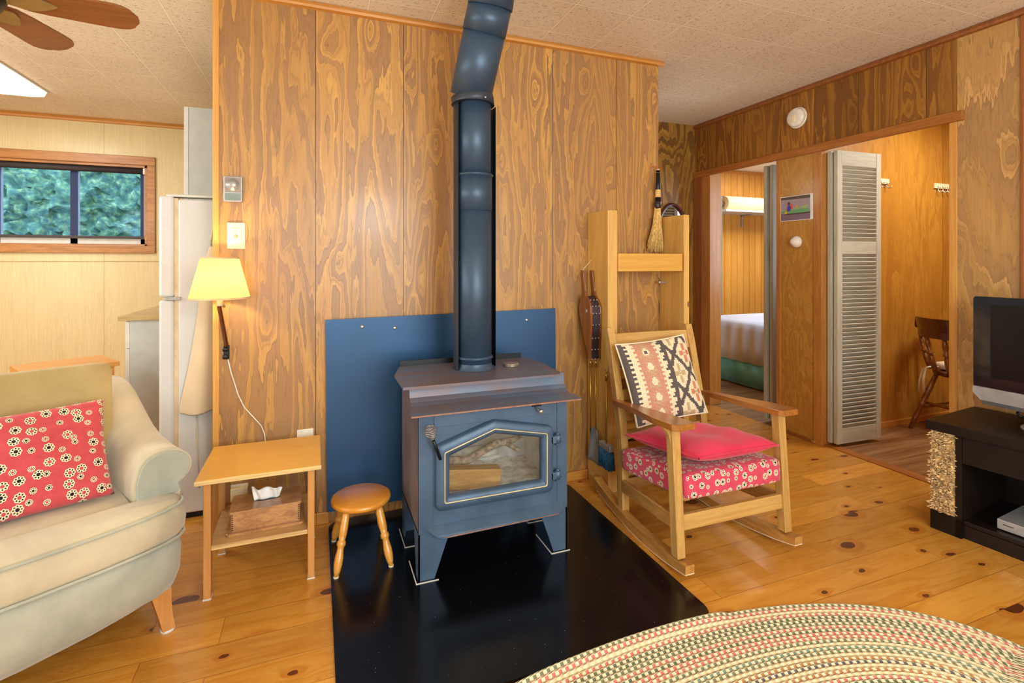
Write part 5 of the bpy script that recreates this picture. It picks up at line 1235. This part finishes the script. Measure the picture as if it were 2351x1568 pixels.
for i in range(760):
    y = random.uniform(-.092, .0); z = random.uniform(.09, .45); a = random.uniform(-1, 1); l_ = random.uniform(.010, .022); w_ = random.uniform(.0015, .003)
    dy = l_ * math.cos(a) * random.choice((-1, 1)) * .8; dz = l_ * math.sin(a) * .6; x = random.uniform(-.004, .006)
    m.tube([(.008, y, z), (x - .008, y + dy * .5, z + dz * .6), (x - .004 - random.uniform(0, .006), y + dy, z + dz)], [w_, w_ * 1.2, w_ * .4], 4, False)
m.build('seagrass_panel', 'seagrass', tv)
dp = thing('disc_player', 'thin silver disc player on the lower shelf of the media stand', 'disc player', (2.735, 1.30, .0785), R(6))
V_().box(.0, .26, -.40, .0, .004, .046, .002).build('case', 'silver', dp)
V_().box(-.002, .0, -.25, -.14, .012, .034, .0005).build('display', 'tvblack', dp)
V_().box(-.001, .0, -.055, -.02, .026, .030).build('maker_mark', 'tvblack', dp)
V_().box(.02, .24, -.38, -.02, .0, .004).build('feet', 'black', dp)
rmt = one('remote_control', MB(TR(2.86, 1.08, .1245, 0, 0, R(20))).box(-.02, .02, -.08, .08, 0, .018, .004), 'tvblack', 'black remote control lying on top of the disc player', 'remote control')
t2 = thing('television', 'flat screen television with glossy black bezel and silver speaker bar on the media stand', 'television', (2.91, 1.09, .4985))
X_ = lambda: MB(Matrix.Translation((-2.91, -1.09, -.4985)))
yA, yB = 1.468, .71
m = X_(); m.prism(rrect(-yA, -yB, .640, 1.066, .010), YZ(2.90 + .05), 0, .05, bev=.003); m.build('bezel', 'tvblack', t2)
m = X_(); m.prism([(-1.402, .695), (-.776, .695), (-.776, 1.030), (-1.402, 1.030)], YZ(2.8998), 0, .0008); m.build('screen', 'tvscreen', t2)
m = X_(); m.box(2.8985, 2.8998, 1.3985, 1.4025, .694, 1.031); m.build('screen_edge', 'black', t2)
m = X_(); rings = []
for y in (yA - .0, yA - .03, yB + .03, yB):
    k = 1 if y in (yA - .03, yB + .03) else .45
    rings.append([(2.895, y, .645), (2.955, y, .645), (2.955, y, .645 - .075 * k), (2.915, y, .645 - .082 * k), (2.893, y, .645 - .06 * k)])
m.loft(rings, smooth=False); m.build('speaker_bar', 'silver', t2)
m = X_(); m.lathe([(.001, .018), (.17, .014), (.21, .008), (.213, .0)], Matrix.Translation((2.93, 1.09, .4985)) @ Matrix.Diagonal((.62, 1, 1, 1)), 48); m.build('stand_base', 'silver', t2)
m = X_(); m.box(2.925, 2.96, 1.05, 1.13, .505, .66, .005); m.build('neck', 'silver', t2)
m = MB(); m.tube([(3.01, 1.34, .515), (3.02, 1.36, .53), (3.03, 1.355, .55), (3.06, 1.33, .545), (3.13, 1.33, .52)], .006, 8); one('power_cable', m, 'black', 'short black cable looping behind the television', 'cable')
# ================================================================== braided rug
def rug():
    a0_, b0_, rw_ = 1.85, .85, .0165; N = 50; SEG = 300
    m = MB(); L = m.bm.loops.layers.uv.new('UVMap'); prev = None; prevuv = None; zt = .011
    rows = []
    sub = [(0.0, 0.0), (.25, .8), (.5, 1.0), (.75, .8)]
    lst = [(-.0, -0.011 + .0, 0)]
    allr = []
    for r_ in range(N):
        for fr_, hz in sub:
            allr.append((r_ + fr_, .006 + .0055 * hz))
    allr = [(-.15, .0005)] + allr + [(N, .006)]
    prev = None
    for v_, z in allr:
        t_ = v_ * rw_; A, B = a0_ - t_, max(b0_ - t_, .005)
        ring = []; per = PI * (3 * (A + B) - math.sqrt((3 * A + B) * (A + 3 * B)))
        # arc length param
        if int(v_) != getattr(rug, 'lastrow', None): rug.lastrow = int(v_)
        rowi = max(0, int(v_ - 1e-6)) if v_ == int(v_) else int(v_)
        L0 = 0; us = [0]; pp_ = None; pl_ = []
        for k in range(SEG + 1):
            a = 2 * PI * k / SEG; p = (A * math.cos(a), B * math.sin(a)); pl_.append(p)
            if k: L0 += math.hypot(p[0] - pl_[k - 1][0], p[1] - pl_[k - 1][1]); us.append(L0)
        verts = [m.v((p[0], p[1], z)) for p in pl_[:-1]]
        cur = (verts, us, v_)
        if prev:
            for k in range(SEG):
                k2 = (k + 1) % SEG
                f_ = m.bm.faces.new((prev[0][k], prev[0][k2], cur[0][k2], cur[0][k])); f_.smooth = True
                uv = [(prev[1][k], prev[2]), (prev[1][k + 1], prev[2]), (cur[1][k + 1], cur[2]), (cur[1][k], cur[2])]
                for l, q in zip(f_.loops, uv): l[L].uv = q
        prev = cur
    s = NT('braided_wool_rug'); uv = s.sep(s.coord('UV')); u, v = uv[0], uv[1]
    row = s.math('FLOOR', v); fv = s.math('FRACT', v); half = s.math('GREATER_THAN', fv, .5)
    cu = s.math('DIVIDE', u, .0235)
    skew = s.math('MULTIPLY', s.math('ABSOLUTE', s.math('SUBTRACT', fv, .5)), 1.0)
    ph_ = s.math('ADD', s.math('ADD', cu, skew), s.math('MULTIPLY', half, .5))
    ph_ = s.math('ADD', ph_, s.math('MULTIPLY', s.math('MODULO', row, 2.0), .3))
    cell = s.math('FRACT', ph_)
    on = s.math('MULTIPLY', s.math('LESS_THAN', cell, .48), s.math('LESS_THAN', s.math('ABSOLUTE', s.math('SUBTRACT', s.math('FRACT', s.math('MULTIPLY', fv, 2.0)), .5)), .40))
    G, P, RD, CRM, GR, BR, NV, TL, PG = (112, 118, 92), (204, 108, 104), (196, 44, 48), (222, 200, 152), (86, 100, 78), (178, 122, 74), (84, 84, 98), (110, 140, 122), (176, 150, 128)
    pal = [(G, G), (P, P), (P, CRM), (CRM, P), (RD, GR), (G, GR), (GR, G), (G, P), (P, GR), (RD, P), (RD, P), (CRM, G), (G, CRM), (GR, TL), (GR, G), (CRM, CRM), (BR, BR), (NV, NV), (BR, CRM), (CRM, BR), (P, CRM), (GR, P), (TL, GR), (G, CRM), (RD, G), (RD, GR), (CRM, TL), (G, G), (P, RD), (CRM, CRM)]
    f30 = s.math('DIVIDE', s.math('ADD', s.math('MODULO', row, 30.0), .5), 30.0)
    ca = s.ramp(f30, [(i / 30.0, c[0]) for i, c in enumerate(pal)], 'CONSTANT'); cb = s.ramp(f30, [(i / 30.0, c[1]) for i, c in enumerate(pal)], 'CONSTANT')
    acc = s.mix(half, ca, cb)
    lowf = s.noise(s.comb(s.math('MULTIPLY', u, 3.0), v, 0), 1.0, 2.0)
    acc = s.mix(s.math('MULTIPLY', lowf, .12), acc, (222, 204, 160))
    nz = s.noise(s.comb(s.math('MULTIPLY', u, 300.0), s.math('MULTIPLY', v, 6.0), 0), 1.0, 2.0)
    base = s.ramp(nz, [(.3, (216, 202, 164)), (.7, (236, 224, 190))])
    col = s.mix(on, base, acc)
    edge = s.math('LESS_THAN', s.math('MINIMUM', fv, s.math('SUBTRACT', 1.0, fv)), .06)
    col = s.mix(s.math('MULTIPLY', edge, .35), col, (120, 100, 70))
    hgt = s.math('ADD', s.math('SINE', s.math('MULTIPLY', ph_, 2 * PI)), s.math('MULTIPLY', nz, .5))
    s.bump(hgt, .5, .003); mat = s.fin(col, .95, 0, 0, .2)
    o = m.build('braided_rug', mat, None); ca_, sa_ = math.cos(R(15)), math.sin(R(15))
    for q in o.data.vertices:      # the rug's far edge laps up over the hearth mat
        wx, wy = .3036 + q.co.x * ca_ - q.co.y * sa_, .455 + q.co.x * sa_ + q.co.y * ca_
        k1 = min(1, max(0, (wy - 1.345) / .035)); k2 = min(1, max(0, (1.325 - wx) / .03)) * min(1, max(0, (wx - .0) / .03)); q.co.z += .0108 * k1 * k2
    o.location = (.3036, .455, .001); o.rotation_euler = (0, 0, R(15))
    o['label'] = 'oval braided wool rug in cream, green and red in the foreground'; o['category'] = 'rug'
rug()
